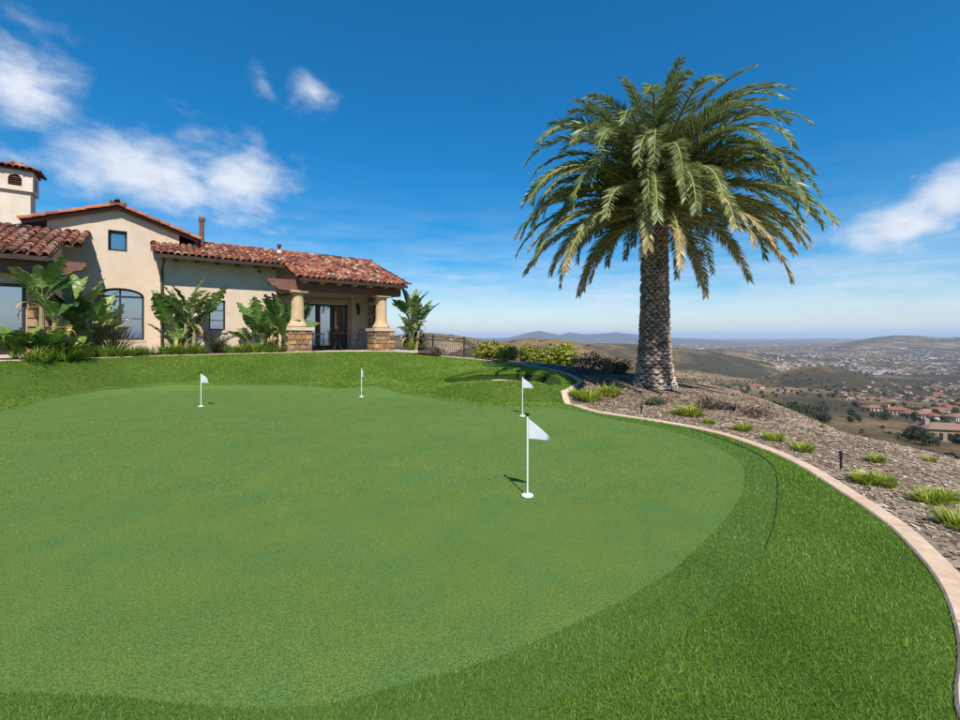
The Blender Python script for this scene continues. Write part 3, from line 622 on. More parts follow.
# far mountains
def mountains():
    Y0 = 15000; xs = np.linspace(455, 730, 90); V = []; F = []
    prof = [(455, 341), (490, 338.5), (510, 337.5), (525, 333.5), (539, 330.6), (552, 333.5), (560, 335), (570, 332.3), (580, 334), (592, 334.2), (602, 333.6), (615, 332.4), (628, 333.6), (640, 335.0), (655, 336.5), (675, 337.8), (700, 339), (730, 341)]
    px_, py_ = zip(*prof)
    for i, x in enumerate(xs):
        X = (x - 480) / FOC * Y0; top = EYE + (HOR - np.interp(x, px_, py_)) / FOC * Y0 + 12 * mnoise.noise((x * .4, 0, 0))
        for j in range(-6, 7):
            f = 1 - (abs(j) / 6) ** .8; rg = 1 + .25 * mnoise.noise((x * .12, j * .5, 2)) if 0 < f < 1 else 1
            V.append((X + j * 50, Y0 + j * 300, -165 + (top + 165) * f * (rg if j else 1)))
    for i in range(len(xs) - 1):
        for j in range(12): F.append((i * 13 + j, (i + 1) * 13 + j, (i + 1) * 13 + j + 1, i * 13 + j + 1))
    o = obj_from('far_mountains', V, F, MT['mountain'], smooth=True); o['kind'] = 'structure'
mountains()

# ------------------------------------------------------------------ the house
house = empty('stucco_house', (HO[0], HO[1], HB), TH)
tag(house, 'tan stucco house with clay tile roofs and a small chimney tower above the lawn', 'house')
def part(mb, name, mat, parent=None, smooth=False): return mb.build(name, MT[mat], parent or house, smooth)
def wall(t0, t1, df, thick, h0, h1, holes=()):
    """solid wall split in boxes round rectangular holes; df = outer face"""
    ts = sorted({t0, t1, *[a for h in holes for a in h[:2]]}); hs = sorted({h0, h1, *[a for h in holes for a in h[2:]]})
    m = MB()
    for a, b in zip(ts, ts[1:]):
        for c, d in zip(hs, hs[1:]):
            if any(a >= q[0] - 1e-6 and b <= q[1] + 1e-6 and c >= q[2] - 1e-6 and d <= q[3] + 1e-6 for q in holes): continue
            m.hbox(a, b, df - thick, df, c, d)
    return part(m, 'wall', 'stucco')
def window(t0, t1, df, h0, h1, cols=1, rows=1, fr=.06, sill=True, arch=0.0):
    """frame, panes and sill set back from the wall face df"""
    w = MB(); d0, d1 = df - .16, df - .08
    w.hbox(t0, t0 + fr, d0, d1, h0, h1 - arch); w.hbox(t1 - fr, t1, d0, d1, h0, h1 - arch)
    w.hbox(t0 + fr, t1 - fr, d0, d1, h0, h0 + fr)
    if not arch: w.hbox(t0 + fr, t1 - fr, d0, d1, h1 - fr, h1)
    else:
        n = 12; c = (t0 + t1) / 2; hw = (t1 - t0) / 2
        for k in range(n):
            a0, a1 = math.pi * k / n, math.pi * (k + 1) / n
            po = [(c - hw * math.cos(a), h1 - arch - HB + arch * math.sin(a)) for a in (a0, a1)]
            pi_ = [(c - (hw - fr) * math.cos(a), h1 - arch - HB + (arch - fr) * math.sin(a)) for a in (a1, a0)]
            w.prism(po + pi_, 'y', -d1, -d0)
        w.hbox(t0 + fr, t1 - fr, d0, d1 - .004, h1 - arch - fr / 2, h1 - arch + fr / 2)
    o = part(w, 'window', 'frame')
    for i in range(1, cols):
        x = t0 + (t1 - t0) * i / cols; mu = MB(); mu.hbox(x - .028, x + .028, d0, d1 - .008, h0 + fr, h1 - fr); part(mu, 'mullion', 'frame', o)
    for j in range(1, rows):
        z = h0 + (h1 - arch - h0) * j / rows; mu = MB(); mu.hbox(t0 + fr, t1 - fr, d0 + .01, d1 - .014, z - .014, z + .014); part(mu, 'glazing_bar', 'frame', o)
    for i in range(cols):
        a = t0 + fr + (t1 - t0 - 2 * fr) * i / cols; b = t0 + fr + (t1 - t0 - 2 * fr) * (i + 1) / cols
        g = MB(); zt = h1 - arch - fr if arch else h1 - fr
        g.hbox(a + .002, b - .002, d0 + .02, d0 + .035, h0 + fr, zt if not arch else h1 - arch - .01); part(g, 'pane', 'glass', o)
    if arch:
        g = MB(); c = (t0 + t1) / 2; hw = (t1 - t0) / 2 - fr
        g.prism([(c - hw * math.cos(math.pi * k / 14), h1 - arch - HB + .03 + (arch - fr - .03) * math.sin(math.pi * k / 14)) for k in range(15)], 'y', -(d0 + .035), -(d0 + .02))
        part(g, 'pane', 'glass', o)
    if sill:
        s_ = MB(); s_.hbox(t0 - .08, t1 + .08, df - .08, df + .07, h0 - .10, h0 - .002); part(s_, 'sill', 'cap', o)
    return o
# tall gabled block
TD = -1.0; TC = -1.22
ah0, ah1, aw0, aw1, arr = 1.37, 3.24, -1.86, -.47, .30
wl = wall(-3.05, .60, TD, .35, .75, 5.30, [(aw0, aw1, ah0, ah1), (-1.49, -.96, 4.56, 5.30)])
gm = MB(); gm.prism([(-3.05, 5.302 - HB), (.60, 5.302 - HB), (.60, 5.42 - HB), (TC, 6.13 - HB), (-3.05, 5.42 - HB)], 'y', -TD + .0, -TD + .35); part(gm, 'gable_wall', 'stucco')
sp = MB(); c = (aw0 + aw1) / 2; hw = (aw1 - aw0) / 2; n = 14                    # spandrels over the arched window
for k in range(n):
    a0, a1 = math.pi * k / n, math.pi * (k + 1) / n
    p0, p1 = (c - hw * math.cos(a0), ah1 - arr + arr * math.sin(a0) - HB), (c - hw * math.cos(a1), ah1 - arr + arr * math.sin(a1) - HB)
    sp.prism([p0, p1, (p1[0], ah1 - HB), (p0[0], ah1 - HB)], 'y', -TD, -TD + .3)
part(sp, 'arch_spandrel', 'stucco')
window(aw0, aw1, TD - .06, ah0, ah1, 2, 2, .07, True, arr)
window(-1.49, -.96, TD - .08, 4.58, 5.28, 1, 1, .07, False)
side = MB(); side.hbox(-3.05, -2.70, -7, TD - .352, .75, 5.4); side.hbox(.25, .60, -7, TD - .352, .75, 5.4); part(side, 'wall', 'stucco')
# right wing
wall(0, 3.85, 0, .3, .75, 4.42, [(1.49, 2.03, 1.72, 2.88)])
window(1.49, 2.03, -.02, 1.74, 2.87, 1, 3, .055, True)
wall(3.552, 7.1, -.5, .3, .75, 4.42, [(4.98, 6.98, .75, 2.98)])
wall(7.1, 7.75, -.3, .3, .75, 4.2)
lw = MB(); lw.hbox(0.002, .3, TD + .002, -.302, .75, 4.4); part(lw, 'wall', 'stucco')
cov = MB(); cov.hbox(4.80, 4.98, -.5, -.42, .85, 3.0); cov.hbox(6.98, 7.1, -.5, -.42, .85, 3.0); cov.hbox(4.80, 7.098, -.5, -.41, 3.002, 3.16); part(cov, 'door_surround', 'column')
def door(t0, t1):
    m = MB(); d0, d1, h0, h1, fr = -.64, -.57, .93, 2.96, .10
    m.hbox(t0, t0 + fr, d0, d1, h0, h1); m.hbox(t1 - fr, t1, d0, d1, h0, h1); m.hbox(t0 + fr, t1 - fr, d0, d1, h1 - fr, h1); m.hbox(t0 + fr, t1 - fr, d0, d1, h0, h0 + .18)
    o = part(m, 'french_door', 'frame'); g = MB(); g.hbox(t0 + fr, t1 - fr, d0 + .02, d0 + .04, h0 + .18, h1 - fr); part(g, 'pane', 'glass', o)
    k = MB(); k.tube([(t1 - .05, -(d1 + .0), 1.02), (t1 - .05, -(d1 + .05), 1.02), (t1 - .13, -(d1 + .05), 1.02)], .011, 6); part(k, 'handle', 'cap', o)
for a, b in ((5.0, 5.66), (5.67, 6.31), (6.32, 6.96)): door(a, b)
# stone return wall beyond the lantern wall, with a narrow window
wall(7.75, 8.4, 0, .3, .75, 4.1, [(8.02, 8.28, 1.45, 2.98)])
window(8.02, 8.28, -.02, 1.46, 2.97, 1, 3, .04, False)
def stones(parent, P, w, h, U, Vv, Nn, rows, wmin=.14, wmax=.34, skip=None):
    """rough veneer stones covering a rectangle: origin P, along U (w), up Vv (h), proud along Nn; one object each"""
    P, U, Vv, Nn = Vector(P), Vector(U), Vector(Vv), Vector(Nn); z = 0
    for r_ in range(rows):
        hh = h / rows * random.uniform(.85, 1.15) if r_ < rows - 1 else h - z
        hh = max(hh, .05); x = 0
        while x < w - .02:
            ww = random.uniform(wmin, wmax)
            if w - x - ww < wmin * .7: ww = w - x
            ww = min(ww, w - x)
            if not (skip and skip(x + ww / 2, z + hh / 2)):
                g = .012; e = random.uniform(.025, .055); j = lambda: random.uniform(-.010, .010)
                V = []
                for q, ins in ((-.01, 0), (e * .6, 0), (e, .02)):
                    for (a, b) in ((x + g + ins, z + g + ins), (x + ww - g - ins, z + g + ins), (x + ww - g - ins, z + hh - g - ins), (x + g + ins, z + hh - g - ins)):
                        V.append(P + U * (a + j()) + Vv * (b + j()) + Nn * q)
                F = [(3, 2, 1, 0)] + [(i * 4 + k, i * 4 + (k + 1) % 4, (i + 1) * 4 + (k + 1) % 4, (i + 1) * 4 + k) for i in range(2) for k in range(4)] + [(8, 9, 10, 11)]
                obj_from('stone', V, F, MT['stone'], parent)
            x += ww
        z += hh
sw = MB(); sw.hbox(7.752, 8.4, .002, .02, .8, 4.0)
for q in (None,):
    sw = MB(); sw.hbox(7.76, 8.018, .001, .03, .86, 3.9); sw.hbox(8.282, 8.40, .001, .03, .86, 3.9); stonewall = part(sw, 'stone_facing', 'mortar')
stones(stonewall, (7.76, -.03, 0), .255, 3.0, (1, 0, 0), (0, 0, 1), (0, -1, 0), 15, .12, .26)
stones(stonewall, (8.285, -.03, 0), .11, 3.0, (1, 0, 0), (0, 0, 1), (0, -1, 0), 15, .11, .2)
# left wing
LD = 2.2
wall(-8.5, -2.96, LD, .3, .75, 3.85, [(-8.0, -3.0, 1.0, 2.98)])
window(-8.0, -3.0, LD - .02, 1.02, 2.96, 4, 1, .10, False)
ls = MB(); ls.prism([(-TD - .002, .75 - HB), (-TD - .002, 4.92 - HB), (-LD, 3.75 - HB), (-LD, .75 - HB)], 'x', -2.955, -2.66); part(ls, 'wall', 'stucco')
pier = MB(); pier.hbox(-2.97, -2.52, 1.72, 2.30, .80, 3.20); pier_o = part(pier, 'stone_pier', 'mortar')
stones(pier_o, (-2.97, -2.30, -.05), .45, 2.4, (1, 0, 0), (0, 0, 1), (0, -1, 0), 10, .16, .34)
stones(pier_o, (-2.52, -2.30, -.05), .58, 2.4, (0, 1, 0), (0, 0, 1), (1, 0, 0), 10, .18, .36)
# porch: columns, beams
def column(t, d=2.02, s=.42):
    m = MB(); m.hbox(t - s, t + s, d - s, d + s, .72, 1.72); o = part(m, 'column', 'mortar')
    stones(o, (t - s, -(d + s), .0), 2 * s, .86, (1, 0, 0), (0, 0, 1), (0, -1, 0), 5, .14, .32)
    stones(o, (t - s, -(d - s), .0), 2 * s, .86, (0, -1, 0), (0, 0, 1), (-1, 0, 0), 5, .14, .32)
    k = MB(); k.hbox(t - s - .07, t + s + .07, d - s - .07, d + s + .07, 1.722, 1.84); part(k, 'base_cap', 'cap', o)
    sh = MB(); sh.lathe([(.36, .992), (.37, 1.06), (.34, 1.10), (.30, 1.16), (.25, 1.26), (.235, 1.32), (.222, 2.1), (.215, 2.22), (.23, 2.235), (.245, 2.27), (.235, 2.29)], (t, -d), 20); part(sh, 'shaft', 'column', o, True)
    a = MB(); a.hbox(t - .31, t + .31, d - .31, d + .31, 3.142, 3.21); part(a, 'capital', 'column', o)
    return o
column(4.17); column(7.52)
def beam(t0, t1, d0, d1, h0, h1, left=True):
    """header with a scroll-cut end that sticks out past the column"""
    H = h1 - h0; prof = [(0, H), (.0, H * .72), (.06, H * .64), (.06, H * .52), (.12, H * .40), (.22, H * .34), (.27, H * .30), (.30, H * .18), (.37, H * .06), (.47, 0)]
    if left: pts = [(t0 + a, h0 + b - HB) for a, b in prof] + [(t1, h0 - HB), (t1, h1 - HB)]
    else: pts = [(t1 - a, h0 + b - HB) for a, b in prof] + [(t0, h0 - HB), (t0, h1 - HB)]
    m = MB(); m.prism(pts if left else pts[::-1], 'y', -d1, -d0); return part(m, 'porch_beam', 'redwood')
beam(3.12, 8.35, 1.86, 2.18, 3.212, 3.60, True)
beam(-8.4, -1.72, 2.32, 2.62, 3.22, 3.60, False)
sb = MB(); sb.hbox(8.03, 8.33, -.3, 1.858, 3.23, 3.58); sb.hbox(4.02, 4.3, -.495, 1.858, 3.23, 3.58); part(sb, 'side_beam', 'wood')
ceil = MB(); ceil.prism([(.45, 4.29 - HB), (-2.5, 3.68 - HB + .0), (-2.5, 3.64 - HB), (.45, 4.25 - HB)], 'x', 4.2, 8.3) if False else None
# patio slab
pm = MB(); pm.hbox(3.87, 8.9, -.6, 2.70, .70, .915); patio = pm.build('patio', MT['patio'], None); patio.location = house.location; patio.rotation_euler = house.rotation_euler; patio['kind'] = 'structure'

# ---- roofs
SL = .365
ang = math.atan(SL)
def tile_geo(L=.44, r0=.108, r1=.088, seg=6, th=.016):
    """half-barrel clay tile: y runs down the slope (wide end low), z up"""
    V = []; F = []
    for y, r in ((0, r1), (L, r0)):
        for q in (r, r - th):
            for k in range(seg + 1):
                a = math.pi * k / seg; V.append((-q * math.cos(a), y, q * math.sin(a) * .85))
    n = seg + 1
    for k in range(seg):
        F.append((k, k + 1, 2 * n + k + 1, 2 * n + k))
        F.append((2 * n + k, 2 * n + k + 1, 3 * n + k + 1, 3 * n + k))
    return V, F
TV, TF = tile_geo(); TVn = np.array(TV)
def tile_mesh(mat):
    me = bpy.data.meshes.new('roof_tile'); me.from_pydata(TV, [], TF); me.materials.append(mat); me.update(); return me
ME_TILE = tile_mesh(MT['tile_o']); ME_RAKE = tile_mesh(MT['tile_rake'])
ME_GAB = bpy.data.meshes.new('roof_tile'); _tv, _tf = tile_geo(.46, .15, .125); ME_GAB.from_pydata(_tv, [], _tf); ME_GAB.materials.append(MT['tile_rake']); ME_GAB.update()
def tile_mats(O, down, across, nor, cols, rows, sp, ex, jitter=1.0, keep=None):
    """yields matrices for a field of tiles; O is the eave end, rows climb against `down`"""
    O, down, across, nor = Vector(O), Vector(down).normalized(), Vector(across).normalized(), Vector(nor).normalized()
    for c in range(cols):
        for r_ in range(rows):
            if keep and not keep(c, r_): continue
            p = O + across * (sp * (c + .5)) - down * (ex * (r_ + 1) + .08)
            p += across * random.uniform(-.012, .012) * jitter + nor * (.012 + random.uniform(-.006, .012) * jitter) + down * random.uniform(-.03, .03) * jitter
            y = (down + nor * .055 + across * random.uniform(-.04, .04) * jitter).normalized(); x = (across - y * across.dot(y)).normalized(); z = x.cross(y)
            if z.dot(nor) < 0: x = -x; z = x.cross(y)
            yield Matrix(((x.x, y.x, z.x, p.x), (x.y, y.y, z.y, p.y), (x.z, y.z, z.z, p.z), (0, 0, 0, 1)))
def tiles_joined(name, parent, mats):
    VV = []; FF = []; RR = []; b = 0
    for M_ in mats:
        A = np.array(M_); VV.append(TVn @ A[:3, :3].T + A[:3, 3]); FF.append(np.array(TF) + b); b += len(TVn); RR += [random.random()] * len(TF)
    o = fast_mesh(name, np.vstack(VV), np.vstack(FF), MT['tile'], RR, parent); o['kind'] = 'stuff'; return o
def tiles_single(me, parent, mats):
    for M_ in mats:
        o = link_mesh('roof_tile', me, parent); o.matrix_basis = M_
def slab(t0, t1, d0, d1, hfun, th, name='roof', mat='deck'):
    m = MB(); V = [(t, -d, hfun(d) - HB - z) for z in (th, 0) for d in (d0, d1) for t in (t0, t1)]
    m.add(V, [(0, 1, 3, 2), (4, 6, 7, 5), (0, 4, 5, 1), (2, 3, 7, 6), (0, 2, 6, 4), (1, 5, 7, 3)]); return part(m, name, mat)
ca, sa_ = math.cos(ang), math.sin(ang)
DOWN = (0, -ca, -sa_); NOR = (0, -sa_, ca)
# right wing roof
hr = lambda d: 4.36 - SL * (d - .65)
roof_r = slab(-.14, 8.45, -1.95, .62, hr, .07); slab(4.12, 8.45, .622, 2.52, hr, .07)
hb_ = lambda d: hr(-1.95) + SL * (d + 1.95)
slab(-.14, 8.45, -4.6, -1.952, hb_, .07)
SP = .235; EX = .345
def eave(t, d, hf): return (t, -d, hf(d) - HB)
n1_ = int((2.55 + 1.95) / ca / EX)
n0 = int((.66 + 1.95) / ca / EX)
SR = .203; XR = .30; TS = Matrix.Diagonal((SR / SP, .9, SR / SP, 1))
ms = [M_ @ TS for M_ in tile_mats(eave(-.18, .70, hr), DOWN, (1, 0, 0), NOR, 22, int(2.61 / ca / XR) + 1, SR, XR)]
ms += [M_ @ TS for M_ in tile_mats(eave(4.10, 2.60, hr), DOWN, (1, 0, 0), NOR, 22, int(4.5 / ca / XR) + 1, SR * .985, XR)]
ms += [m for k in range(28) for m in [Matrix.Translation((-.2 + .315 * k, 1.95 + .0, hr(-1.95) - HB + .03)) @ Matrix.Rotation(-math.pi / 2, 4, 'Z')]]     # ridge
tiles_joined('roof_tiles', roof_r, ms)
rake = list(tile_mats(eave(3.98, 2.62, hr), DOWN, (1, 0, 0), NOR, 1, 6, SP, EX)); rake += list(tile_mats(eave(8.40, 2.60, hr), DOWN, (1, 0, 0), NOR, 1, n1_ + 1, SP, EX))
rake += list(tile_mats(eave(-.30, .70, hr), DOWN, (1, 0, 0), NOR, 1, n0 + 1, SP, EX))
tiles_single(ME_RAKE, roof_r, rake)
# eave trim, gutters, rafter tails
def trim(t0, t1, d, hf, name='gutter'):
    m = MB(); z = hf(d) - HB; m.prism([(-d - .06, z - .13), (-d + .03, z - .13), (-d + .03, z - .02), (-d - .08, z - .02)], 'x', t0, t1); return part(m, name, 'gutter')
trim(-.16, 4.08, .64, hr); trim(4.10, 8.46, 2.55, hr)
for k in range(6):
    m = MB(); t = .45 + .66 * k; m.hbox(t - .06, t + .06, .0, .58, hr(.3) - .26, hr(.3) - .13); part(m, 'rafter_tail', 'wood')
for k in range(7):
    m = MB(); t = 4.35 + .64 * k; m.hbox(t - .07, t + .07, 2.182, 2.50, hr(2.35) - .24, hr(2.35) - .085); part(m, 'rafter_tail', 'column')
fa = MB(); fa.prism([(-2.52, hr(2.52) - HB - .16), (-2.52, hr(2.52) - HB - .072), (-.66, hr(.66) - HB - .072), (-.66, hr(.66) - HB - .16)], 'x', 4.122, 4.16); part(fa, 'rake_board', 'wood')
ds = MB(); ds.tube([(.10, -.60, hr(.6) - HB - .12), (.10, -.52, hr(.6) - HB - .28), (.06, -.10, hr(.6) - HB - .42), (.06, -.06, hr(.6) - HB - .55), (.06, -.06, .0)], .042, 8); part(ds, 'downspout', 'gutter')
# left wing roof (tiles one by one: they are the nearest)
hl = lambda d: 5.07 - SL * (d + 1.0)
roof_l = slab(-8.5, -1.97, -1.0, 1.05, hl, .07); slab(-8.5, -2.42, 1.052, 2.84, hl, .07)
slab(-8.5, -3.06, -3.5, -1.002, lambda d: 5.07 + SL * (d + 1.0), .07)
nl = int((2.86 + 1) / ca / EX); ns_ = int((1.1 + 1) / ca / EX)
cols_l = 9
tl = list(tile_mats(eave(-2.42 - cols_l * SP, 2.90, hl), DOWN, (1, 0, 0), NOR, cols_l, nl + 1, SP, EX, 1.3))
tl += list(tile_mats(eave(-2.42, 1.10, hl), DOWN, (1, 0, 0), NOR, 2, ns_ + 1, SP, EX, 1.3))
tiles_single(ME_TILE, roof_l, tl)
tiles_joined('roof_tiles', roof_l, tile_mats(eave(-2.42 - cols_l * SP - 16 * SP, 2.90, hl), DOWN, (1, 0, 0), NOR, 16, nl + 1, SP, EX))
trim(-8.5, -2.44, 2.87, hl)
# tall block gable roof: ridge runs back from the gable
PK = 6.22; SG = .365; ag = math.atan(SG); cg, sg = math.cos(ag), math.sin(ag)
RF = TD + .15
def gslab(sgn):
    hh = lambda t: PK - SG * abs(t - TC); m = MB(); t0, t1 = TC, TC + sgn * 2.42
    V = [(t, -d, hh(t) - HB - z) for z in (.09, 0) for d in (-7.0, RF) for t in (t0, t1)]
    F = [(0, 1, 3, 2), (4, 6, 7, 5), (0, 4, 5, 1), (2, 3, 7, 6), (0, 2, 6, 4), (1, 5, 7, 3)]
    return m.add(V, F) and part(m, 'roof', 'wood')
for sgn in (1, -1):
    rg = gslab(sgn); dn = (sgn * cg, 0, -sg); nr = (sgn * sg, 0, cg)
    oe = (TC + sgn * 2.46, -(RF - .05), PK - SG * 2.46 - HB)
    rows = int(2.46 / cg / EX) + 1
    tiles_single(ME_GAB, rg, tile_mats(Vector(oe) + Vector((0, -.19, 0)) - Vector(nr) * .085, dn, (0, 1, 0), nr, 1, rows, SP, EX, .7))
    tiles_joined('roof_tiles', rg, tile_mats(Vector(oe) + Vector((0, .115, 0)), dn, (0, 1, 0), nr, 22, rows, SP, EX))
    bb = MB(); hh = lambda t: PK - SG * abs(t - TC)
    q = sorted((TC, TC + sgn * 2.42)); bb.prism([(q[0], hh(q[0]) - HB - .19), (q[1], hh(q[1]) - HB - .19), (q[1], hh(q[1]) - HB - .093), (q[0], hh(q[0]) - HB - .093)], 'y', -RF + .01, -RF + .06); part(bb, 'barge_board', 'redwood')
    ev = MB(); t = TC + sgn * 2.40; ev.hbox(min(t, t - sgn * .05), max(t, t - sgn * .05), -7, RF - .07, hh(t) - .24, hh(t) - .095); part(ev, 'fascia', 'redwood')
rc = [Matrix.Translation((TC, -RF - .12 + .31 * k, PK - HB + .02)) for k in range(20)]
rg2 = link_mesh('ridge_cap', ME_RAKE, house); rg2.matrix_basis = Matrix.Translation((TC, -RF - .20, PK - HB + .035))
for M_ in rc[1:]: o = link_mesh('roof_tile', ME_RAKE, rg); o.matrix_basis = M_
cp = MB(); cp.lathe([(.03, PK - HB + .11), (.07, PK - HB + .12), (.06, PK - HB + .17), (.02, PK - HB + .2)], (TC, -RF + .05), 10); part(cp, 'ridge_finial', 'gutter')
# chimney tower
cm = MB(); cm.hbox(-4.93, -4.10, -5.9, -5.0, 4.4, 7.16)
chim = part(cm, 'chimney', 'chimney_stucco')
ct0, ct1, cd0, cd1 = -5.05, -4.02, -6.0, -4.90
va, vb, vh0, vh1, vr = -4.70, -4.32, 7.34, 7.78, .19
head = MB()
for a, b, h0, h1 in ((ct0, va, 7.162, 7.94), (vb, ct1, 7.162, 7.94), (va, vb, 7.162, vh0), (va, vb, vh1, 7.94)): head.hbox(a, b, cd1 - .12, cd1, h0, h1)
c = (va + vb) / 2; hw = (vb - va) / 2
for k in range(10):
    a0, a1 = math.pi * k / 10, math.pi * (k + 1) / 10; p0, p1 = [(c - hw * math.cos(a), vh1 - vr + vr * math.sin(a) - HB) for a in (a0, a1)]
    head.prism([p0, p1, (p1[0], vh1 - HB), (p0[0], vh1 - HB)], 'y', -cd1, -cd1 + .12)
head.hbox(ct0, ct0 + .12, cd0, cd1 - .121, 7.162, 7.94); head.hbox(ct1 - .12, ct1, cd0, cd1 - .121, 7.162, 7.94); head.hbox(ct0 + .121, ct1 - .121, cd0, cd0 + .12, 7.162, 7.94); head.hbox(ct0 + .12, ct1 - .12, cd0 + .12, cd1 - .121, 7.162, 7.2)
part(head, 'chimney_head', 'chimney_stucco', chim)
lat = MB()
for j in range(5):
    for i in range(4):
        m_ = (i + (j % 2) * .5) * .1 + va + .02; zz = vh0 + .045 + j * .085
        if m_ < vb - .02: lat.tube([(m_, -cd1 + .04, zz - HB), (m_, -cd1 + .09, zz - HB)], [.036, .045], 8, False)
for k in range(6): lat.tube([(va + .0, -cd1 + .06, vh0 + .0 + k * .085 - HB), (vb, -cd1 + .06, vh0 + k * .085 - HB)], .012, 5)
part(lat, 'vent_lattice', 'tile', chim)
bk = MB(); bk.hbox(ct0 + .125, ct1 - .125, cd1 - .3, cd1 - .28, 7.21, 7.93); part(bk, 'flue', 'blackcap', chim)
dv = MB(); dv.hbox(ct1 + .001, ct1 + .012, -5.62, -5.28, 7.36, 7.74); part(dv, 'side_vent', 'gutter', chim)
cr_ = MB(); e = .05; zb, zt = 7.942 - HB, 8.26 - HB; cc = ((ct0 + ct1) / 2, -(cd0 + cd1) / 2)
b4 = [(ct0 - e, -cd1 - e, zb), (ct1 + e, -cd1 - e, zb), (ct1 + e, -cd0 + e, zb), (ct0 - e, -cd0 + e, zb)]
cr_.add([*b4, *[(x, y, zb + .07) for x, y, _ in b4], (cc[0], cc[1], zt)], [(3, 2, 1, 0), (0, 1, 5, 4), (1, 2, 6, 5), (2, 3, 7, 6), (3, 0, 4, 7), (4, 5, 8), (5, 6, 8), (6, 7, 8), (7, 4, 8)])
croof = part(cr_, 'chimney_roof', 'deck', chim)
for (p, q) in ((b4[0], b4[1]), (b4[1], b4[2]), (b4[2], b4[3]), (b4[3], b4[0])):
    P0, P1 = Vector((p[0], p[1], zb + .07)), Vector((q[0], q[1], zb + .07)); top = Vector((cc[0], cc[1], zt)); ac = (P1 - P0).normalized(); mid = (P0 + P1) / 2; dn = (mid - top).normalized(); nr = dn.cross(ac); nr = nr if nr.z > 0 else -nr
    w = (P1 - P0).length; ncol = 6
    def kp(c_, r_, ncol=ncol): return abs(c_ + .5 - ncol / 2) / (ncol / 2) < 1.02 - r_ * .36
    tiles_single(ME_RAKE, croof, tile_mats(P0 + dn * .05, dn, ac, nr, ncol, 3, w / ncol, .26, .6, kp)) if False else None
    VV = list(tile_mats(P0 + dn * .05, dn, ac, nr, ncol, 3, w / ncol, .25, .6, kp))
    tiles_joined('roof_tiles', chim, VV)
ft = MB(); ft.lathe([(.16, zt - .06), (.16, zt + .02), (.10, zt + .05), (.10, zt + .09), (.04, zt + .11)], cc, 10); part(ft, 'chimney_finial', 'mortar', chim)
# vents on the roof
vp = MB(); vp.tube([(1.36, 1.45, hr(-1.45) - HB - .05), (1.36, 1.45, 6.12 - HB)], .085, 10); vp.tube([(1.36, 1.45, 6.122 - HB), (1.36, 1.45, 6.27 - HB)], .115, 10); part(vp, 'vent_pipe', 'redwood')
vp = MB(); vp.tube([(4.22, 1.3, hr(-1.3) - HB - .05), (4.22, 1.3, 5.42 - HB)], .06, 8); vp.tube([(4.22, 1.3, 5.422 - HB), (4.22, 1.3, 5.53 - HB)], .095, 8); part(vp, 'vent_pipe', 'gutter')
fl = MB(); fl.lathe([(.13, hr(-1.3) - HB + .06), (.08, hr(-1.3) - HB + .22)], (4.22, 1.3), 10); part(fl, 'vent_flashing', 'cap')
# wall lantern and wall fixture
ln = MB(); ln.tube([(7.36, .30, 2.10), (7.36, .16, 2.16), (7.36, .15, 2.05)], .014, 6); ln.lathe([(.02, 2.06), (.10, 2.0), (.085, 1.97), (.075, 1.72), (.06, 1.68), (.02, 1.62)], (7.36, .15), 8); ln.box(7.31, 7.41, .285, .298, 1.95, 2.2); part(ln, 'wall_lantern', 'iron')
fx = MB(); fx.lathe([(.03, 3.20), (.045, 3.22), (.045, 3.28), (.02, 3.30)], (3.2, -.05), 10); part(fx, 'wall_fixture', 'iron')

# ------------------------------------------------------------------ patio furniture
def place_h(o, t, d, h, rz=0): x, y = HW(t, d); o.location = (x, y, h); o.rotation_euler = (0, 0, TH + rz)
tb = empty('patio_table', (0, 0, 0)); tag(tb, 'round black iron cafe table on the covered patio', 'table')
m = MB(); m.lathe([(.38, .70), (.39, .715), (.39, .73), (.37, .735)], (0, 0), 24); m.build('table_top', MT['iron'], tb)
for k in range(4):
    a = k * math.pi / 2 + .4; m = MB(); m.tube([(.30 * math.cos(a), .30 * math.sin(a), 0), (.12 * math.cos(a), .12 * math.sin(a), .2), (.05 * math.cos(a), .05 * math.sin(a), .4), (.2 * math.cos(a), .2 * math.sin(a), .70)], .014, 6); m.build('leg', MT['iron'], tb)
place_h(tb, 6.05, .95, .915)
def chair(label, t, d, rz):
    c_ = empty('patio_chair', (0, 0, 0)); tag(c_, label, 'chair', 'iron chairs at the patio table')
    m = MB(); m.box(-.23, .23, -.22, .22, .42, .445); m.build('seat', MT['iron'], c_)
    m = MB()
    m.tube([(-.21, .22, .44), (-.22, .28, .7), (-.16, .31, .88), (0, .32, .93), (.16, .31, .88), (.22, .28, .7), (.21, .22, .44)], .013, 6)
    for x in (-.14, -.07, 0, .07, .14): m.tube([(x, .22, .44), (x, .30, .9)], .007, 5)
    m.build('backrest', MT['iron'], c_)
    for sx in (-1, 1):
        m = MB(); m.tube([(sx * .21, -.20, .43), (sx * .23, -.22, .0)], .013, 6); m.build('leg', MT['iron'], c_)
        m = MB(); m.tube([(sx * .21, .20, .43), (sx * .23, .27, .0)], .013, 6); m.build('leg', MT['iron'], c_)
        m = MB(); m.tube([(sx * .22, .27, .68), (sx * .25, 0, .66), (sx * .25, -.18, .64), (sx * .23, -.20, .44)], .012, 6); m.build('armrest', MT['iron'], c_)
    place_h(c_, t, d, .915, rz)
chair('black iron patio chair nearer the plant-covered porch column', 5.25, .9, math.pi / 2 - .2)
chair('black iron patio chair nearer the wall lantern', 6.85, 1.0, -math.pi / 2 + .3)

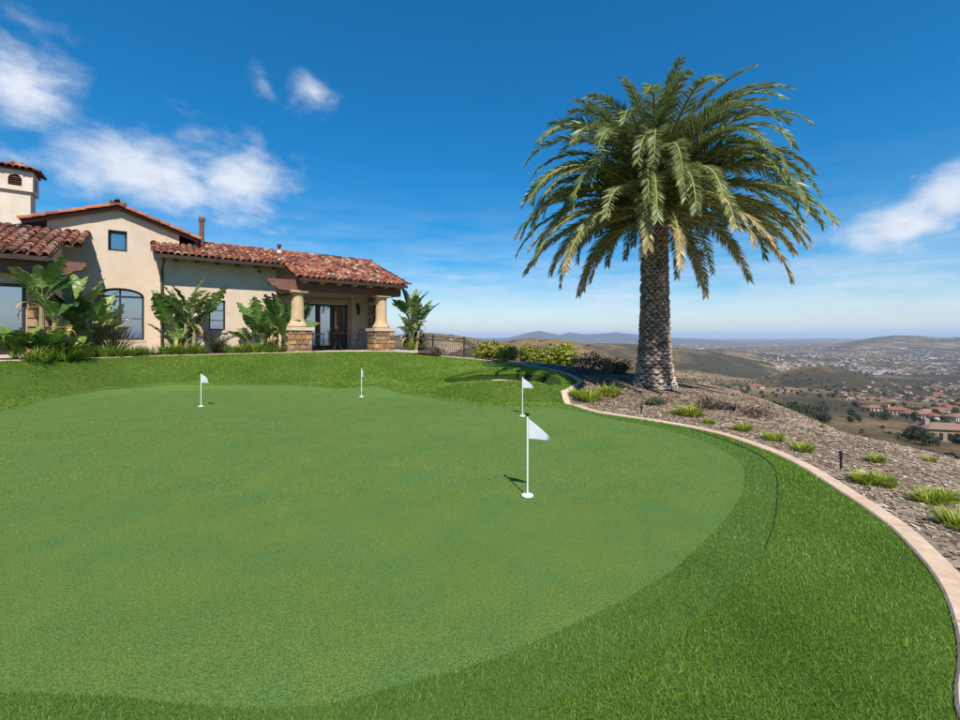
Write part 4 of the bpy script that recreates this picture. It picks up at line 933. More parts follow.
# ------------------------------------------------------------------ flagsticks
def flagstick(label, x, y, yaw, droop, H=.75, lean=0.0, spread=1.0):
    p = px(x, y); h = float(lawn_h(p[:2])[0]); Y = (EYE - h) * FOC / (y - HOR); X = (x - 480) / FOC * Y; h = float(lawn_h((X, Y))[0])
    r = empty('flagstick', (X, Y, h)); r.rotation_euler = (0, lean, 0); tag(r, label, 'golf flag', 'practice flags on the putting green')
    m = MB(); m.lathe([(.007, -.02), (.007, .02), (.0075, H - .02), (.006, H)], (0, 0), 10); m.build('pole', MT['white'], r)
    m = MB(); m.lathe([(.006, H - .008), (.013, H - .002), (.013, H + .006), (.02, H + .008), (.02, H + .020), (.012, H + .024)], (0, 0), 12); m.build('cap', MT['blackcap'], r)
    m = MB(); m.lathe([(.054, .002), (.054, .012), (.046, .016), (.012, .018)], (0, 0), 24); m.build('cup', MT['white'], r)
    # pennant: hangs from the pole, gently folded
    V = []; F = []; nu, nv = 10, 6; c_, s_ = math.cos(yaw), math.sin(yaw)
    for i in range(nu + 1):
        u = i / nu
        for j in range(nv + 1):
            v = j / nv; top = H - .03 - u * droop; bot = H - .215 + u * .0; z = top + (bot - top) * v * 1.0 if u < 1 else bot + .012
            a = .012 + u * .215 * spread; wv = .028 * math.sin(u * 5.5 + v * 1.2) * u
            V.append((a * c_ - wv * s_, a * s_ + wv * c_, z))
    for i in range(nu):
        for j in range(nv): F.append((i * (nv + 1) + j, (i + 1) * (nv + 1) + j, (i + 1) * (nv + 1) + j + 1, i * (nv + 1) + j + 1))
    o = obj_from('flag', V, F, MT['flagcloth'], r, True, [random.random() for _ in F])
    return r
flagstick('white pennant flagstick standing alone on the open middle of the putting green', 527.5, 496, -.25, .165)
flagstick('white pennant flagstick on the putting green just in front of the bunker', 522.5, 416, -.3, .16, .74)
flagstick('white pennant flagstick on the green below the wall with the arched window', 201, 406.5, -.25, .10, .74)
flagstick('white flagstick at the back of the green below the patio, flag seen nearly edge-on', 361.5, 398, -.75, .15, .72, 0, .55)

# ------------------------------------------------------------------ palm tree
def palm(X, Y, TOP):
    h0 = float(bed_h((X, Y))[0]); root = empty('date_palm', (X, Y, h0))
    tag(root, 'tall date palm with thick scaled trunk and arching fronds beside the curb', 'palm tree')
    prof = [(-.25, .62), (0, .58), (.12, .54), (.35, .49), (.8, .44), (1.4, .40), (2.2, .37), (3.2, .355), (4.0, .35), (TOP, .37)]
    zz, rr = zip(*prof)
    m = MB(); m.lathe([(r - .04, z) for z, r in prof], (0, 0), 28); tr = m.build('trunk', MT['trunk'], root, True)
    # spiral of cut leaf bases
    V = []; F = []; RR = []; N_ = 15; rows = 56; dz = TOP / rows
    for r_ in range(rows + 1):
        z = -.02 + r_ * dz
        for k in range(N_):
            a = 2 * math.pi * (k + .5 * (r_ % 2)) / N_ + random.uniform(-.05, .05) + r_ * .02; rad = float(np.interp(z, zz, rr)); w = 2 * math.pi * rad / N_ * random.uniform(.50, .60)
            t = Vector((-math.sin(a), math.cos(a), 0)); o = Vector((math.cos(a), math.sin(a), 0)); c = o * (rad - .05) + Vector((0, 0, z + random.uniform(-.02, .02)))
            up = Vector((0, 0, 1)); hh = dz * random.uniform(.72, .95); pr = random.uniform(.045, .085)
            b = len(V)
            V += [c - t * w, c + t * w, c + up * hh * 1.4, c - up * hh * .45,                          # base diamond on the core
                  c - t * w * .72 + o * pr * .75 + up * hh * .30, c + t * w * .72 + o * pr * .75 + up * hh * .30, c + o * pr * .9 + up * hh * 1.0, c + o * pr + up * hh * .05]
            F += [(b + 3, b + 1, b + 5, b + 7), (b + 0, b + 3, b + 7, b + 4), (b + 4, b + 7, b + 5, b + 6), (b + 2, b + 0, b + 4, b + 6), (b + 1, b + 2, b + 6, b + 5)]
            RR += [min(1, max(0, random.betavariate(2, 2) + (.15 if z < .5 else 0)))] * 5
    o = obj_from('leaf_bases', V, F, MT['boot'], tr, rnd=RR); o['kind'] = 'stuff'
    m = MB(); m.lathe([(.40, TOP - .25), (.52, TOP), (.50, TOP + .25), (.30, TOP + .55), (.08, TOP + .75)], (0, 0), 18); m.build('crown_base', MT['crownfibre'], root, True)
    # fronds
    NF = 140; C0 = TOP + .1
    for i in range(NF):
        q = (i + .5) / NF; az = i * 2.39996 + random.uniform(-.2, .2)
        e0 = R(86 - 92 * q ** .95 + random.uniform(-7, 7)); bend = R(70 + 50 * math.sin(min(1, q * 1.25) * math.pi) ** .8 + random.uniform(-10, 12)); 
        if q > .8: bend = R(74 + random.uniform(-14, 14))
        L = (4.15 - .45 * max(0, q - .7) / .3 + .1 * math.sin(q * 9)) * random.uniform(.92, 1.05)
        L *= 1 - .25 * max(0, 1 - q / .25)
        age = .85 * min(1, max(0, (q - .5) / .5)) ** 1.4
        n = 30; pts = []; p = Vector((.18 * math.cos(az), .18 * math.sin(az), C0 + .55 * (1 - q))); side_c = random.uniform(-.28, .28)
        T = []
        for k in range(n + 1):
            s = k / n; e = e0 - bend * (s ** 1.45); e = max(e, R(-84)); aa = az + side_c * s * s
            d = Vector((math.cos(e) * math.cos(aa), math.cos(e) * math.sin(aa), math.sin(e))); pts.append(p.copy()); T.append(d); p = p + d * (L / n)
        rm = MB(); rm.tube(pts, [.045 * (1 - s / n) ** .8 + .006 for s in range(n + 1)], 5, True, .15 + .7 * age + random.uniform(-.1, .1))
        fo = rm.build('frond', MT['rachis'], root)
        nl = 92; LV = []; LF = []; LR = []; roll = random.uniform(-.5, .5)
        for k in range(nl):
            s = .10 + .90 * (k + .5) / nl; f_ = s * n; i0 = min(int(f_), n - 1); w = f_ - i0
            P = pts[i0].lerp(pts[i0 + 1], w); t = T[i0].lerp(T[i0 + 1], w).normalized()
            sd = t.cross(Vector((0, 0, 1)))
            if sd.length < .05: sd = Vector((-math.sin(az), math.cos(az), 0))
            sd.normalize(); up = sd.cross(t).normalized()
            sd, up = sd * math.cos(roll * s) + up * math.sin(roll * s), up * math.cos(roll * s) - sd * math.sin(roll * s)
            prof_ = min(1, .35 + s * 3.0) * (1 - max(0, s - .45) / .55 * .62)
            for sgn in (-1, 1):
                ll = .50 * prof_ * random.uniform(.85, 1.12); fw = .62 + .75 * s + random.uniform(-.12, .12); vv = random.choice((.10, .28, .5)) + random.uniform(-.12, .12)
                d = (sd * sgn * 1.0 + t * fw + up * vv).normalized(); d = (d + Vector((0, 0, -.10 - .22 * age))).normalized()
                wb = d.cross(up).normalized(); tw = random.uniform(-1.25, 1.25); wd = (wb * math.cos(tw) + d.cross(wb) * math.sin(tw)) * .023 * (1 - .25 * s)
                mid = P + d * ll * .45; tip = P + d * ll + Vector((0, 0, -.05 * ll)); b = len(LV)
                LV += [P - wd * .5, P + wd * .5, mid + wd, tip, mid - wd]; LF += [(b, b + 1, b + 2, b + 4), (b + 4, b + 2, b + 3)]
                base = .22 + .28 * random.random() + .22 * age
                dry = max(0, (s - (1.05 - .62 * age)) * 1.6) if age > .15 else 0
                dry += .35 * max(0, s - .8) if random.random() < .5 else 0
                v = min(1, base + dry * random.uniform(.5, 1.2)); LR += [v, min(1, v + .10 + .3 * dry)]
        obj_from('leaflets', LV, LF, MT['palm_leaf'], fo, rnd=LR)
    # dead stubs and hanging fibre under the crown
    for k in range(14):
        a = k * 2.39996; m = MB(); l = random.uniform(.25, .6); e = random.uniform(-.6, .5)
        m.tube([(.36 * math.cos(a), .36 * math.sin(a), TOP - .08), ((.36 + l * math.cos(e)) * math.cos(a), (.36 + l * math.cos(e)) * math.sin(a), TOP - .08 + l * math.sin(e))], [.05, .015], 6, True, random.random()); m.build('frond_stub', MT['crownfibre'], root)
palm(4.76, 12.0, 4.62)

# ------------------------------------------------------------------ plant builders
def paddle_leaf_mesh(name, mat, blade=.95, width=.30, pet=.75, arch=.5, folds=.22, torn=True):
    """leaf in local space: grows from origin along +z, arching towards +x; petiole then oval blade folded at the midrib"""
    n = 12; V = []; F = []; p = Vector((0, 0, 0)); e = R(86); pts = []; T = []
    tot = pet + blade
    for k in range(n + 8 + 1):
        s = k / (n + 8); a = e - arch * s ** 1.6 * 1.6; d = Vector((math.cos(a), 0, math.sin(a))); pts.append(p.copy()); T.append(d); p = p + d * tot / (n + 8)
    m = MB(); kp = int((n + 8) * pet / tot); m.tube(pts[:kp + 1], [.020 - .010 * i / max(kp, 1) for i in range(kp + 1)], 5)
    V += [Vector(v) for v in m.v]; F += m.f
    m2 = n + 8 - kp
    for i in range(m2):
        s0, s1 = i / m2, (i + 1) / m2
        f_ = lambda s: width * .5 * (math.sin(math.pi * min(1, s ** .75 * 1.0)) ** .62 if 0 < s < 1 else .02)
        for sg in (-1, 1):
            gap = .0 if not torn or random.random() < .75 else .05
            b = len(V); P0, P1 = pts[kp + i], pts[kp + i + 1]; t0, t1 = T[kp + i], T[kp + i + 1]; y = Vector((0, sg, 0)); u0 = Vector((-t0.z, 0, t0.x)); u1 = Vector((-t1.z, 0, t1.x))
            w0, w1 = f_(s0), f_(s1) * (1 - gap * 3); zig = folds + .10 * math.sin(i * 2.1 + sg)
            V += [P0, P1, P1 + y * w1 * .55 + u1 * w1 * zig * .8, P0 + y * w0 * .55 + u0 * w0 * zig * .8, P1 + y * w1 + u1 * w1 * zig * .9 - t1 * gap, P0 + y * w0 + u0 * w0 * zig * .9]
            F += [(b, b + 1, b + 2, b + 3), (b + 3, b + 2, b + 4, b + 5)] if sg > 0 else [(b + 1, b, b + 3, b + 2), (b + 2, b + 3, b + 5, b + 4)]
    me = bpy.data.meshes.new(name); me.from_pydata([tuple(v) for v in V], [], F); me.materials.append(mat); me.polygons.foreach_set('use_smooth', np.ones(len(F), dtype=bool)); me.update(); return me
PADDLES = [paddle_leaf_mesh('leaf', MT['leaf_paddle'], b, w, p_, a) for b, w, p_, a in ((.85, .46, .62, .32), (.78, .42, .55, .58), (.9, .48, .7, .16), (.72, .40, .45, .8))]
DEAD = paddle_leaf_mesh('dead_leaf', MT['leaf_dead'], .7, .16, .35, 1.5)
BROAD = [paddle_leaf_mesh('leaf', MT['leaf_broad'], b, w, p_, a, .18, False) for b, w, p_, a in ((.55, .36, .35, .7), (.48, .34, .28, 1.0), (.6, .4, .4, .45))]
def paradise(label, loc, stems, rng, group='giant bird of paradise plants by the house', nm='bird_of_paradise', meshes=None, trunk=True):
    """stems: (dx, dy, trunk height, leaves, size, fan direction)"""
    rnd = random.Random(rng); r = empty(nm, loc); tag(r, label, 'plant', group)
    for (dx, dy, th, nlv, size, fan) in stems:
        if trunk and th > .15:
            m = MB(); m.tube([(dx * .6, dy * .6, -.1), (dx * .9, dy * .9, th * .5), (dx, dy, th)], [.075, .065, .055], 8); m.build('stem', MT['stem'], r)
        for k in range(nlv):
            me = rnd.choice(meshes or PADDLES); o = link_mesh('leaf', me, r)
            az = fan + (0 if k % 2 else math.pi) + rnd.uniform(-.75, .75); tilt = (k / max(nlv - 1, 1)) * 1.0 + rnd.uniform(-.12, .15)
            o.location = (dx + rnd.uniform(-.03, .03), dy + rnd.uniform(-.03, .03), max(th - .08, 0)); s = size * rnd.uniform(.8, 1.12)
            o.rotation_euler = (Matrix.Rotation(az, 3, 'Z') @ Matrix.Rotation(tilt * .52, 3, 'Y') @ Matrix.Rotation(rnd.uniform(-.9, .9), 3, 'Z')).to_euler(); o.scale = (s, s * rnd.uniform(.85, 1.15), s)
        if trunk and th > .3:
            for k in range(2):
                o = link_mesh('dead_leaf', DEAD, r); o.location = (dx, dy, th - .12); o.rotation_euler = (0, .9 + rnd.uniform(0, .5), rnd.uniform(0, 6.28)); o.scale = (size * .8,) * 3
    return r
def hl_(x, d): p = hpix(x, d); return (p[0], p[1], float(soil_h(p)[0]))
paradise('tall bird of paradise with pale torn leaves against the stone pier', hl_(42, 2.85), [(0, 0, 1.5, 9, .85, .5), (.25, .1, .95, 6, .8, 1.2)], 1)
paradise('broad leaning bird of paradise between the stone pier and arched window', hl_(72, 1.6), [(0, 0, 1.0, 11, 1.05, .2), (.35, .2, .6, 9, 1.0, .5), (.15, -.2, .3, 6, .85, 1.0)], 2)
paradise('slim bird of paradise rising in front of the narrow window and downspout', hl_(186, .75), [(0, 0, 1.05, 11, 1.25, .35), (-.3, .0, .5, 8, 1.05, .6), (.25, .1, .8, 8, 1.1, .2), (-.1, -.25, .1, 7, .95, .9)], 3)
paradise('low bird of paradise clump leaning on the bare wall short of the porch column', hl_(262, 1.0), [(0, 0, .4, 10, 1.1, .5), (-.3, .1, .1, 7, .95, .3), (.3, .0, .3, 7, 1.0, .8)], 4)
paradise('dense bird of paradise clump hugging the porch column beside the bare wall', hl_(283, 1.7), [(0, 0, .85, 12, 1.1, .6), (.3, .1, .5, 10, 1.0, .2), (.2, -.2, .2, 9, .9, 1.1)], 5)
xx, yy = HW(8.95, 1.9); paradise('bird of paradise with yellowed leaves at the far house corner', (xx, yy, .85), [(0, 0, 1.35, 12, 1.1, .3), (.35, .1, 1.05, 10, 1.05, .6), (.1, -.25, .6, 9, .95, 1.0)], 6)
paradise('low broad-leaved plant with glossy bright leaves under the large window', hl_(14, 3.15), [(0, 0, .05, 16, .95, .3), (.35, .3, .05, 12, .85, .9), (-.45, -.3, .05, 10, .9, .9)], 7, 'broad leaved plants under the window', 'broad_leaf_plant', BROAD, False)
paradise('low broad-leaved plant with glossy leaves below the stone pier', hl_(48, 3.0), [(0, 0, .05, 14, .9, .3), (.3, .3, .05, 9, .8, 1.2)], 8, 'broad leaved plants under the window', 'broad_leaf_plant', BROAD, False)
paradise('dark leafy plant at the corner of the arched window', hl_(97, .4), [(0, 0, .25, 10, .8, .3)], 9)

def strap_clump(n, L, w, spread, stiff, seg=3, seed=0):
    """tuft of strap leaves: numpy verts / faces / rnd"""
    rnd = random.Random(seed); V = []; F = []; RR = []
    for i in range(n):
        a = rnd.uniform(0, 6.283); r0 = spread * .35 * math.sqrt(rnd.random()); l = L * rnd.uniform(.55, 1.1); e = rnd.uniform(R(38), R(88)); bend = (1 - stiff) * rnd.uniform(.6, 1.6)
        p = Vector((r0 * math.cos(a), r0 * math.sin(a), -.01)); aa = a + rnd.uniform(-.6, .6); sd = Vector((-math.sin(aa), math.cos(aa), 0)); c = rnd.random(); ww = w * rnd.uniform(.7, 1.2); b = len(V)
        for k in range(seg + 1):
            s = k / seg; wk = ww * (1 - s ** 2 * .9) * .5; V += [p - sd * wk, p + sd * wk]; el = e - bend * s * 1.3; d = Vector((math.cos(el) * math.cos(aa), math.cos(el) * math.sin(aa), math.sin(el))); p = p + d * l / seg
        for k in range(seg): F.append((b + 2 * k, b + 2 * k + 1, b + 2 * k + 3, b + 2 * k + 2)); RR.append(min(1, c * .8 + .25 * k / seg))
    return V, F, RR
def clump_mesh(name, mat, *a, **k):
    V, F, RR = strap_clump(*a, **k); me = bpy.data.meshes.new(name); me.from_pydata([tuple(v) for v in V], [], F); me.materials.append(mat)
    at = me.attributes.new('rnd', 'FLOAT', 'FACE'); at.data.foreach_set('value', np.array(RR, dtype=np.float32)); me.update(); return me
LILY = [clump_mesh('daylily', MT['lily'], 190, .23, .019, .38, .45, seed=s) for s in (1, 2, 3)]
COVER = [clump_mesh('ground_cover', MT['cover'], 190, .38, .028, .7, .35, seed=s) for s in (4, 5, 6)]
FLAX = [clump_mesh('flax', MT['flax'], 110, 1.0, .035, .4, .62, 4, seed=s) for s in (7, 8)]
def put(name, me, loc, s, label, cat, group, rz=None, sz=None):
    o = link_mesh(name, me); o.location = loc; o.scale = (s, s, sz or s); o.rotation_euler = (0, 0, random.uniform(0, 6.28) if rz is None else rz); tag(o, label, cat, group); return o
put('flax_plant', FLAX[0], hl_(112, 1.5), 1.15, 'spiky dark bronze flax below the arched window', 'plant', 'flax plants in the house bed')
put('flax_plant', FLAX[1], hl_(217, .95), .95, 'spiky olive and bronze flax below the narrow wall window', 'plant', 'flax plants in the house bed')
# ground cover along the house bed: a row of clumps
gl = 'low bright green strappy clump in the row along the house bed edging'
for x, d, s in ((36, 3.55, .85), (62, 3.05, 1.0), (78, 2.75, .9), (104, 2.2, .75), (118, 2.05, .7), (132, 1.9, .7), (146, 1.75, .7), (166, 1.5, .75), (176, 1.45, .8), (188, 1.4, .8), (200, 1.4, .7), (232, 1.5, .7), (243, 1.55, .8), (254, 1.65, .8), (266, 1.8, .8), (278, 1.95, .8), (290, 2.15, .65)):
    put('ground_cover_clump', random.choice(COVER), hl_(x, d), s * 1.15, gl, 'plant', 'ground cover clumps along the house', sz=s * 1.5)
def bedpt(x, y):
    """pixel -> point on the mulch bed"""
    Ys = np.geomspace(1.5, 24, 240); Xs = (x - 480) / FOC * Ys; hs = bed_h(np.stack([Xs, Ys], 1)); zs = EYE - (y - HOR) * Ys / FOC
    i = int(np.argmax(zs <= hs)); return (float(Xs[i]), float(Ys[i]), float(hs[i]))
for (x, y, s, lab) in (
        (590, 401, 1.6, 'large yellow-green daylily clump in the pointed bed tip by the curb'), (608, 396, 1.7, 'yellow-green daylily clump just behind the bed tip, toward the palm'), (578, 398, 1.2, 'small yellow-green daylily clump against the curb at the bed tip'),
        (690, 416, 1.3, 'wide yellow-green daylily clump below the palm trunk'), (674, 415, .6, 'little daylily tuft beside the wide clump below the palm'), (709, 424, .62, 'small bright daylily tuft touching the curb below the palm'),
        (743, 431, .8, 'small bright daylily clump second along the curb from the palm'), (774, 441, .8, 'small bright daylily clump third along the curb from the palm'), (803, 452, .75, 'upright bright daylily clump before the black path light'),
        (866, 483, .72, 'bright daylily clump just beyond the black path light'), (882, 486, .72, 'bright daylily clump joined to the one beyond the path light'), (876, 463, .55, 'small green tuft on the mulch behind the path light clumps'),
        (930, 504, .72, 'bright daylily clump where the curb sweeps nearest the mulch slope'), (945, 502, .72, 'bright daylily clump beside the one near the curb sweep'), (964, 530, .9, 'daylily clump half out of view beside the curb'), (930, 462, .42, 'small pale weed tuft on the crest of the mulch slope'), (820, 428, .40, 'tiny yellow weed tuft on the crest above the third daylily')):
    put('daylily_clump', random.choice(LILY), bedpt(x, y), s, lab, 'plant', 'daylily clumps in the mulch bed', sz=s * .9)

# ------------------------------------------------------------------ leafy shrubs
def leaf_ball(n, rx, ry, rz, leaf, seed, hollow=.55, lift=0.0, lumps=7):
    """leaves scattered through lumpy ellipsoids; returns verts, faces, rnd"""
    r = np.random.default_rng(seed); V = np.zeros((n, 4, 3)); lc = r.normal(size=(lumps, 3)); lc /= np.linalg.norm(lc, axis=1)[:, None]; lc[:, 2] = np.abs(lc[:, 2]) * .9 - .1
    k = r.integers(0, lumps, n); d = r.normal(size=(n, 3)); d /= np.linalg.norm(d, axis=1)[:, None]; rad = hollow + (1 - hollow) * r.random(n) ** .6
    P = lc[k] * .52 * r.uniform(.8, 1.2, (n, 1)) + d * rad[:, None] * .52
    P = P * np.array([rx, ry, rz]) + np.array([0, 0, rz * .5 + lift]); P[:, 2] = np.maximum(P[:, 2], .02)
    nr = d + r.normal(size=(n, 3)) * .5 + np.array([0, 0, .4]); nr /= np.linalg.norm(nr, axis=1)[:, None]
    a = np.cross(nr, r.normal(size=(n, 3))); a /= np.linalg.norm(a, axis=1)[:, None] + 1e-9; b = np.cross(nr, a); L = leaf * r.uniform(.6, 1.3, n)[:, None]
    V[:, 0] = P - a * L; V[:, 1] = P + b * L * .42; V[:, 2] = P + a * L; V[:, 3] = P - b * L * .42
    tone = np.clip(r.random(n) * .75 + r.random(lumps)[k] * .3, 0, 1)
    return V.reshape(-1, 3), np.arange(4 * n).reshape(n, 4), tone
def shrub(name, label, loc, n, rx, ry, rz, leaf, mat, seed, cat='shrub', group=None, stems=5):
    r = empty(name, loc); tag(r, label, cat, group)
    V, F, t = leaf_ball(n, rx, ry, rz, leaf, seed); fast_mesh('foliage', V, F, MT[mat], t, r)
    m = MB()
    for k in range(stems):
        a = k * 2.4; m.tube([(0, 0, -.05), (.3 * rx * math.cos(a), .3 * ry * math.sin(a), rz * .5), (.55 * rx * math.cos(a), .55 * ry * math.sin(a), rz * .9)], [.014, .01, .005], 5)
    m.build('stems', MT['twig'], r); return r
def bl(x, y, Y): p = px(x, y, Y); return (p[0], p[1], float(bed_h(p[:2])[0]) - .01)
shrub('leafy_shrub', 'rounded yellow-green shrub nearest the iron fence', bl(488, 366, 17.9), 1600, .66, .55, .62, .07, 'shrub', 11, group='yellow-green shrubs behind the mound')
shrub('leafy_shrub', 'low yellow-green shrub between the fence corner and the paired shrubs', bl(506, 366, 17.4), 1300, .56, .5, .56, .07, 'shrub', 12, group='yellow-green shrubs behind the mound')
def tall_shrub(label, x, top, Y, n, w, seed):
    p = px(x, top, Y); g = float(bed_h(p[:2])[0]); H = p[2] - g
    shrub('leafy_shrub', label, (p[0], p[1], g - .02), n, w, w * .8, H / 1.25, .085, 'shrub', seed, group='yellow-green shrubs behind the mound', stems=7)
tall_shrub('smaller of the paired yellow-green shrubs behind the bunker mound', 530, 346.0, 21.0, 3000, .85, 13)
tall_shrub('wider of the paired shrubs, tipped with orange, behind the bunker mound', 561, 344, 20.5, 4200, 1.1, 14)
shrub('dry_shrub', 'sparse purple-brown shrub between the orange-tipped shrub and the palm', bl(588, 382, 14.4), 900, .62, .5, .55, .045, 'purple', 15, group='dry shrubs near the palm')
shrub('dry_shrub', 'low dark twiggy shrub in the palm shade', bl(610, 383, 14.6), 700, .5, .45, .42, .045, 'purple', 16, group='dry shrubs near the palm')
shrub('leafy_shrub', 'small dark green shrub behind the palm trunk', bl(622, 384, 15.0), 600, .42, .4, .4, .05, 'hedge', 17)
shrub('leafy_shrub', 'dark green bush under the bird of paradise at the house corner', (*HW(9.3, 1.5), .8), 1400, .75, .7, .85, .07, 'hedge', 18)
shrub('leafy_shrub', 'small lime green ball shrub at the house corner by the lawn edge', hl_(410, 2.3), 500, .28, .28, .34, .05, 'cover', 19)
shrub('leafy_shrub', 'low reddish-green plant at the foot of the fence', bl(437, 352, 18.9), 400, .4, .35, .3, .05, 'purple', 20)
for (x, y, sx, sz, mt, lab) in ((712, 411, .34, .22, 'purple', 'low purple sage mound between daylilies and the bed crest'), (752, 416, .55, .18, 'purple', 'flat spreading brown shrub on the mulch crest'), (728, 411, .25, .12, 'purple', 'tiny dry tuft beside the purple sage'), (655, 405, .3, .12, 'hedge', 'sparse green seedling in front of the palm trunk')):
    shrub('low_shrub', lab, bedpt(x, y), 260, sx, sx, sz, .035, mt, int(x), 'plant', 'small plants on the mulch')
# path lights
def path_light(label, x, y, H, r_=.015):
    p = bedpt(x, y); r = empty('path_light', p); tag(r, label, 'garden light', 'garden lights in the mulch bed')
    m = MB(); m.lathe([(r_ * .8, -.08), (r_ * .8, H * .72)], (0, 0), 10); m.build('post', MT['iron'], r)
    m = MB(); m.lathe([(r_ * 1.05, H * .72), (r_ * 1.15, H * .74), (r_ * 1.15, H), (r_ * .8, H + .01)], (0, 0), 10); m.build('lamp_head', MT['iron'], r)
path_light('black post path light standing on the mulch beside the curb bend', 841, 470, .20)
path_light('short grey post light below the palm near the curb', 641.5, 414, .16, .022)
# irregular stones by the bed tip
for k, (x, y, s) in enumerate(((566, 393, .10), (850, 476, .05), (861, 474, .04))):
    m = MB(); m.lathe([(s * .6, -.02), (s, s * .2), (s * .8, s * .6), (s * .3, s * .8)], (0, 0), 7); o = m.build('pebble', MT['cap']); o.location = bedpt(x, y)
    tag(o, ('pale pink rock at the pointed tip of the mulch bed', 'small white pebble beside the black path light', 'tiny white pebble a step beyond the path light pebble')[k], 'rock')

# ------------------------------------------------------------------ iron fence behind the lawn
def fence():
    r = empty('iron_fence', (0, 0, 0)); tag(r, 'black iron picket fence beyond the house corner', 'fence')
    line = [px(414, 340, 22.5), px(433, 340, 20.6), px(464, 340, 19.3), px(490, 340, 24.0)]
    for i in range(3):
        a, b = Vector(line[i]), Vector(line[i + 1]); a.z = b.z = 0
        za, zb = (.44, .40, .30, -.60)[i], (.44, .40, .30, -.60)[i + 1]; Hh = 1.12
        if i < 3:
            for (p, z) in ((a, za),) if i else ((a, za),):
                m = MB(); m.box(p.x - .035, p.x + .035, p.y - .035, p.y + .035, z - .25, z + Hh + .06); m.build('post', MT['iron'], r)
        for zz in (.14, .96, 1.10):
            m = MB(); m.tube([(a.x, a.y, za + zz), (b.x, b.y, zb + zz)], .018, 4); m.build('rail', MT['iron'], r)
        n = int((b - a).length / .115)
        for k in range(1, n):
            p = a.lerp(b, k / n); z = za + (zb - za) * k / n; m = MB(); m.box(p.x - .008, p.x + .008, p.y - .008, p.y + .008, z + .05, z + 1.11); m.build('picket', MT['iron'], r)
    p = line[3]; m = MB(); m.box(p[0] - .035, p[0] + .035, p[1] - .035, p[1] + .035, -.9, .55); m.build('post', MT['iron'], r)
fence()

# ------------------------------------------------------------------ houses, trees and scrub in the valley
def villa_parts(w, dp, h, hipped, towers):
    """walls mesh, roof mesh, window list for a background villa centred on origin"""
    W = MB(); W.box(-w / 2, w / 2, -dp / 2, dp / 2, -3, h)
    Rf = MB(); e = .9; x, y = w / 2 + e, dp / 2 + e; rh = .22 * dp; ix = w / 2 - dp / 2 * (.9 if hipped else .2)
    Rf.add([(-x, -y, h + .01), (x, -y, h + .01), (x, y, h + .01), (-x, y, h + .01), (-ix, 0, h + rh), (ix, 0, h + rh)], [(0, 1, 5, 4), (1, 2, 5), (2, 3, 4, 5), (3, 0, 4), (3, 2, 1, 0)])
    return W, Rf
def villa(label, x, y, w, dp, h, towers=0, rz=0.0, group='villas on the slope below the bed', ymin=90):
    g = on_terrain(x, y, ymin)
    if g is None: return
    r = empty('villa', g, rz); tag(r, label, 'house', group); W, Rf = villa_parts(w, dp, h, True, towers)
    wo = W.build('wall', MT['farwall'], r); Rf.build('roof', MT['farroof'], r)
    m = MB(); W2, R2 = villa_parts(w * .45, dp * .8, h * .75, True, 0)
    o = W2.build('wing_wall', MT['farwall'], r); o.location = (w * .32, -dp * .62, 0); o = R2.build('wing_roof', MT['farroof'], r); o.location = (w * .32, -dp * .62, 0)
    for k in range(5):
        m = MB(); xx = -w * .45 + k * w * .17; m.box(xx, xx + w * .08, -dp / 2 - .08, -dp / 2 + .05, h * .2, h * .72); m.build('window', MT['farwin'], r)
    for k in range(towers):
        m = MB(); xx = -w * .38 + k * w * .38; m.box(xx - .9, xx + .9, -.9, .9, h * .8, h + dp * .22 + 1.6); m.build('chimney', MT['farwall'], r)
    return r
villa('white walled villa with red roof and three chimneys just beyond the palm', 704, 388, 24, 12, 6, 3, .1, ymin=250)
villa('pale flat-fronted villa stepping down beside the three-chimney villa', 722, 391.5, 20, 10, 4, 1, -.2, ymin=250)
villa('villa with broad red roof between the three-chimney villa and the twin-roofed one', 754, 388, 26, 12, 5, 2, .15, ymin=280)
villa('long red roofed villa with twin wings above the dark thicket', 787, 392, 30, 11, 5, 1, -.05, ymin=280)
villa('long low villa with dull red roof on the tan slope', 877, 411, 26, 10, 4, 0, .1, ymin=220)
villa('villa with orange roof and pale wall next to the dull red one', 897, 415, 16, 10, 5, 1, -.3, ymin=220)
villa('red roofed villa half hidden by trees at the end of the villa row', 918, 418, 22, 10, 4, 0, .2, ymin=220)
villa('tan two-storey villa with red roof by the dark trees lowest on the slope', 944, 441, 19, 11, 6.5, 1, -.25, ymin=150)
villa('red roofed villa partly seen above the two-storey villa', 956, 421, 18, 9, 4.5, 0, .3, ymin=180)
# small town houses
def cottage_mesh(seed, kind):
    W, Rf = villa_parts(16 + 5 * (seed % 2), 11, 4.5, True, 0); V = W.v + Rf.v; b = len(W.v); F = W.f + [tuple(i + b for i in f) for f in Rf.f]
    me = bpy.data.meshes.new('cottage'); me.from_pydata(V, [], F); me.materials.append(MT['farwall']); me.materials.append(MT['farroof'])
    me.polygons.foreach_set('material_index', np.array([0] * len(W.f) + [1] * len(Rf.f), dtype=np.int32)); me.update(); return me
COTT = [cottage_mesh(k, k) for k in range(2)]
rt = random.Random(5)
def cottages(n, box, ymin, label, group, s=(.34, .56)):
    for k in range(n):
        x, y = rt.uniform(box[0], box[2]), box[1] + (box[3] - box[1]) * rt.random()
        g = on_terrain(x, y, ymin)
        if g is None: continue
        o = link_mesh('town_house', rt.choice(COTT)); o.location = g; o.rotation_euler = (0, 0, rt.choice((0, .3, -.4, 1.2))); q = rt.uniform(*s); o.scale = (q, q, q); tag(o, label, 'house', group)
cottages(85, (842, 382, 962, 402), 600, 'small pale house with tiled roof in the valley estate below the villas', 'houses of the valley estate')
cottages(14, (925, 396, 962, 416), 350, 'small house on the edge of the estate near the dark trees', 'houses on the estate edge', (.6, .8))
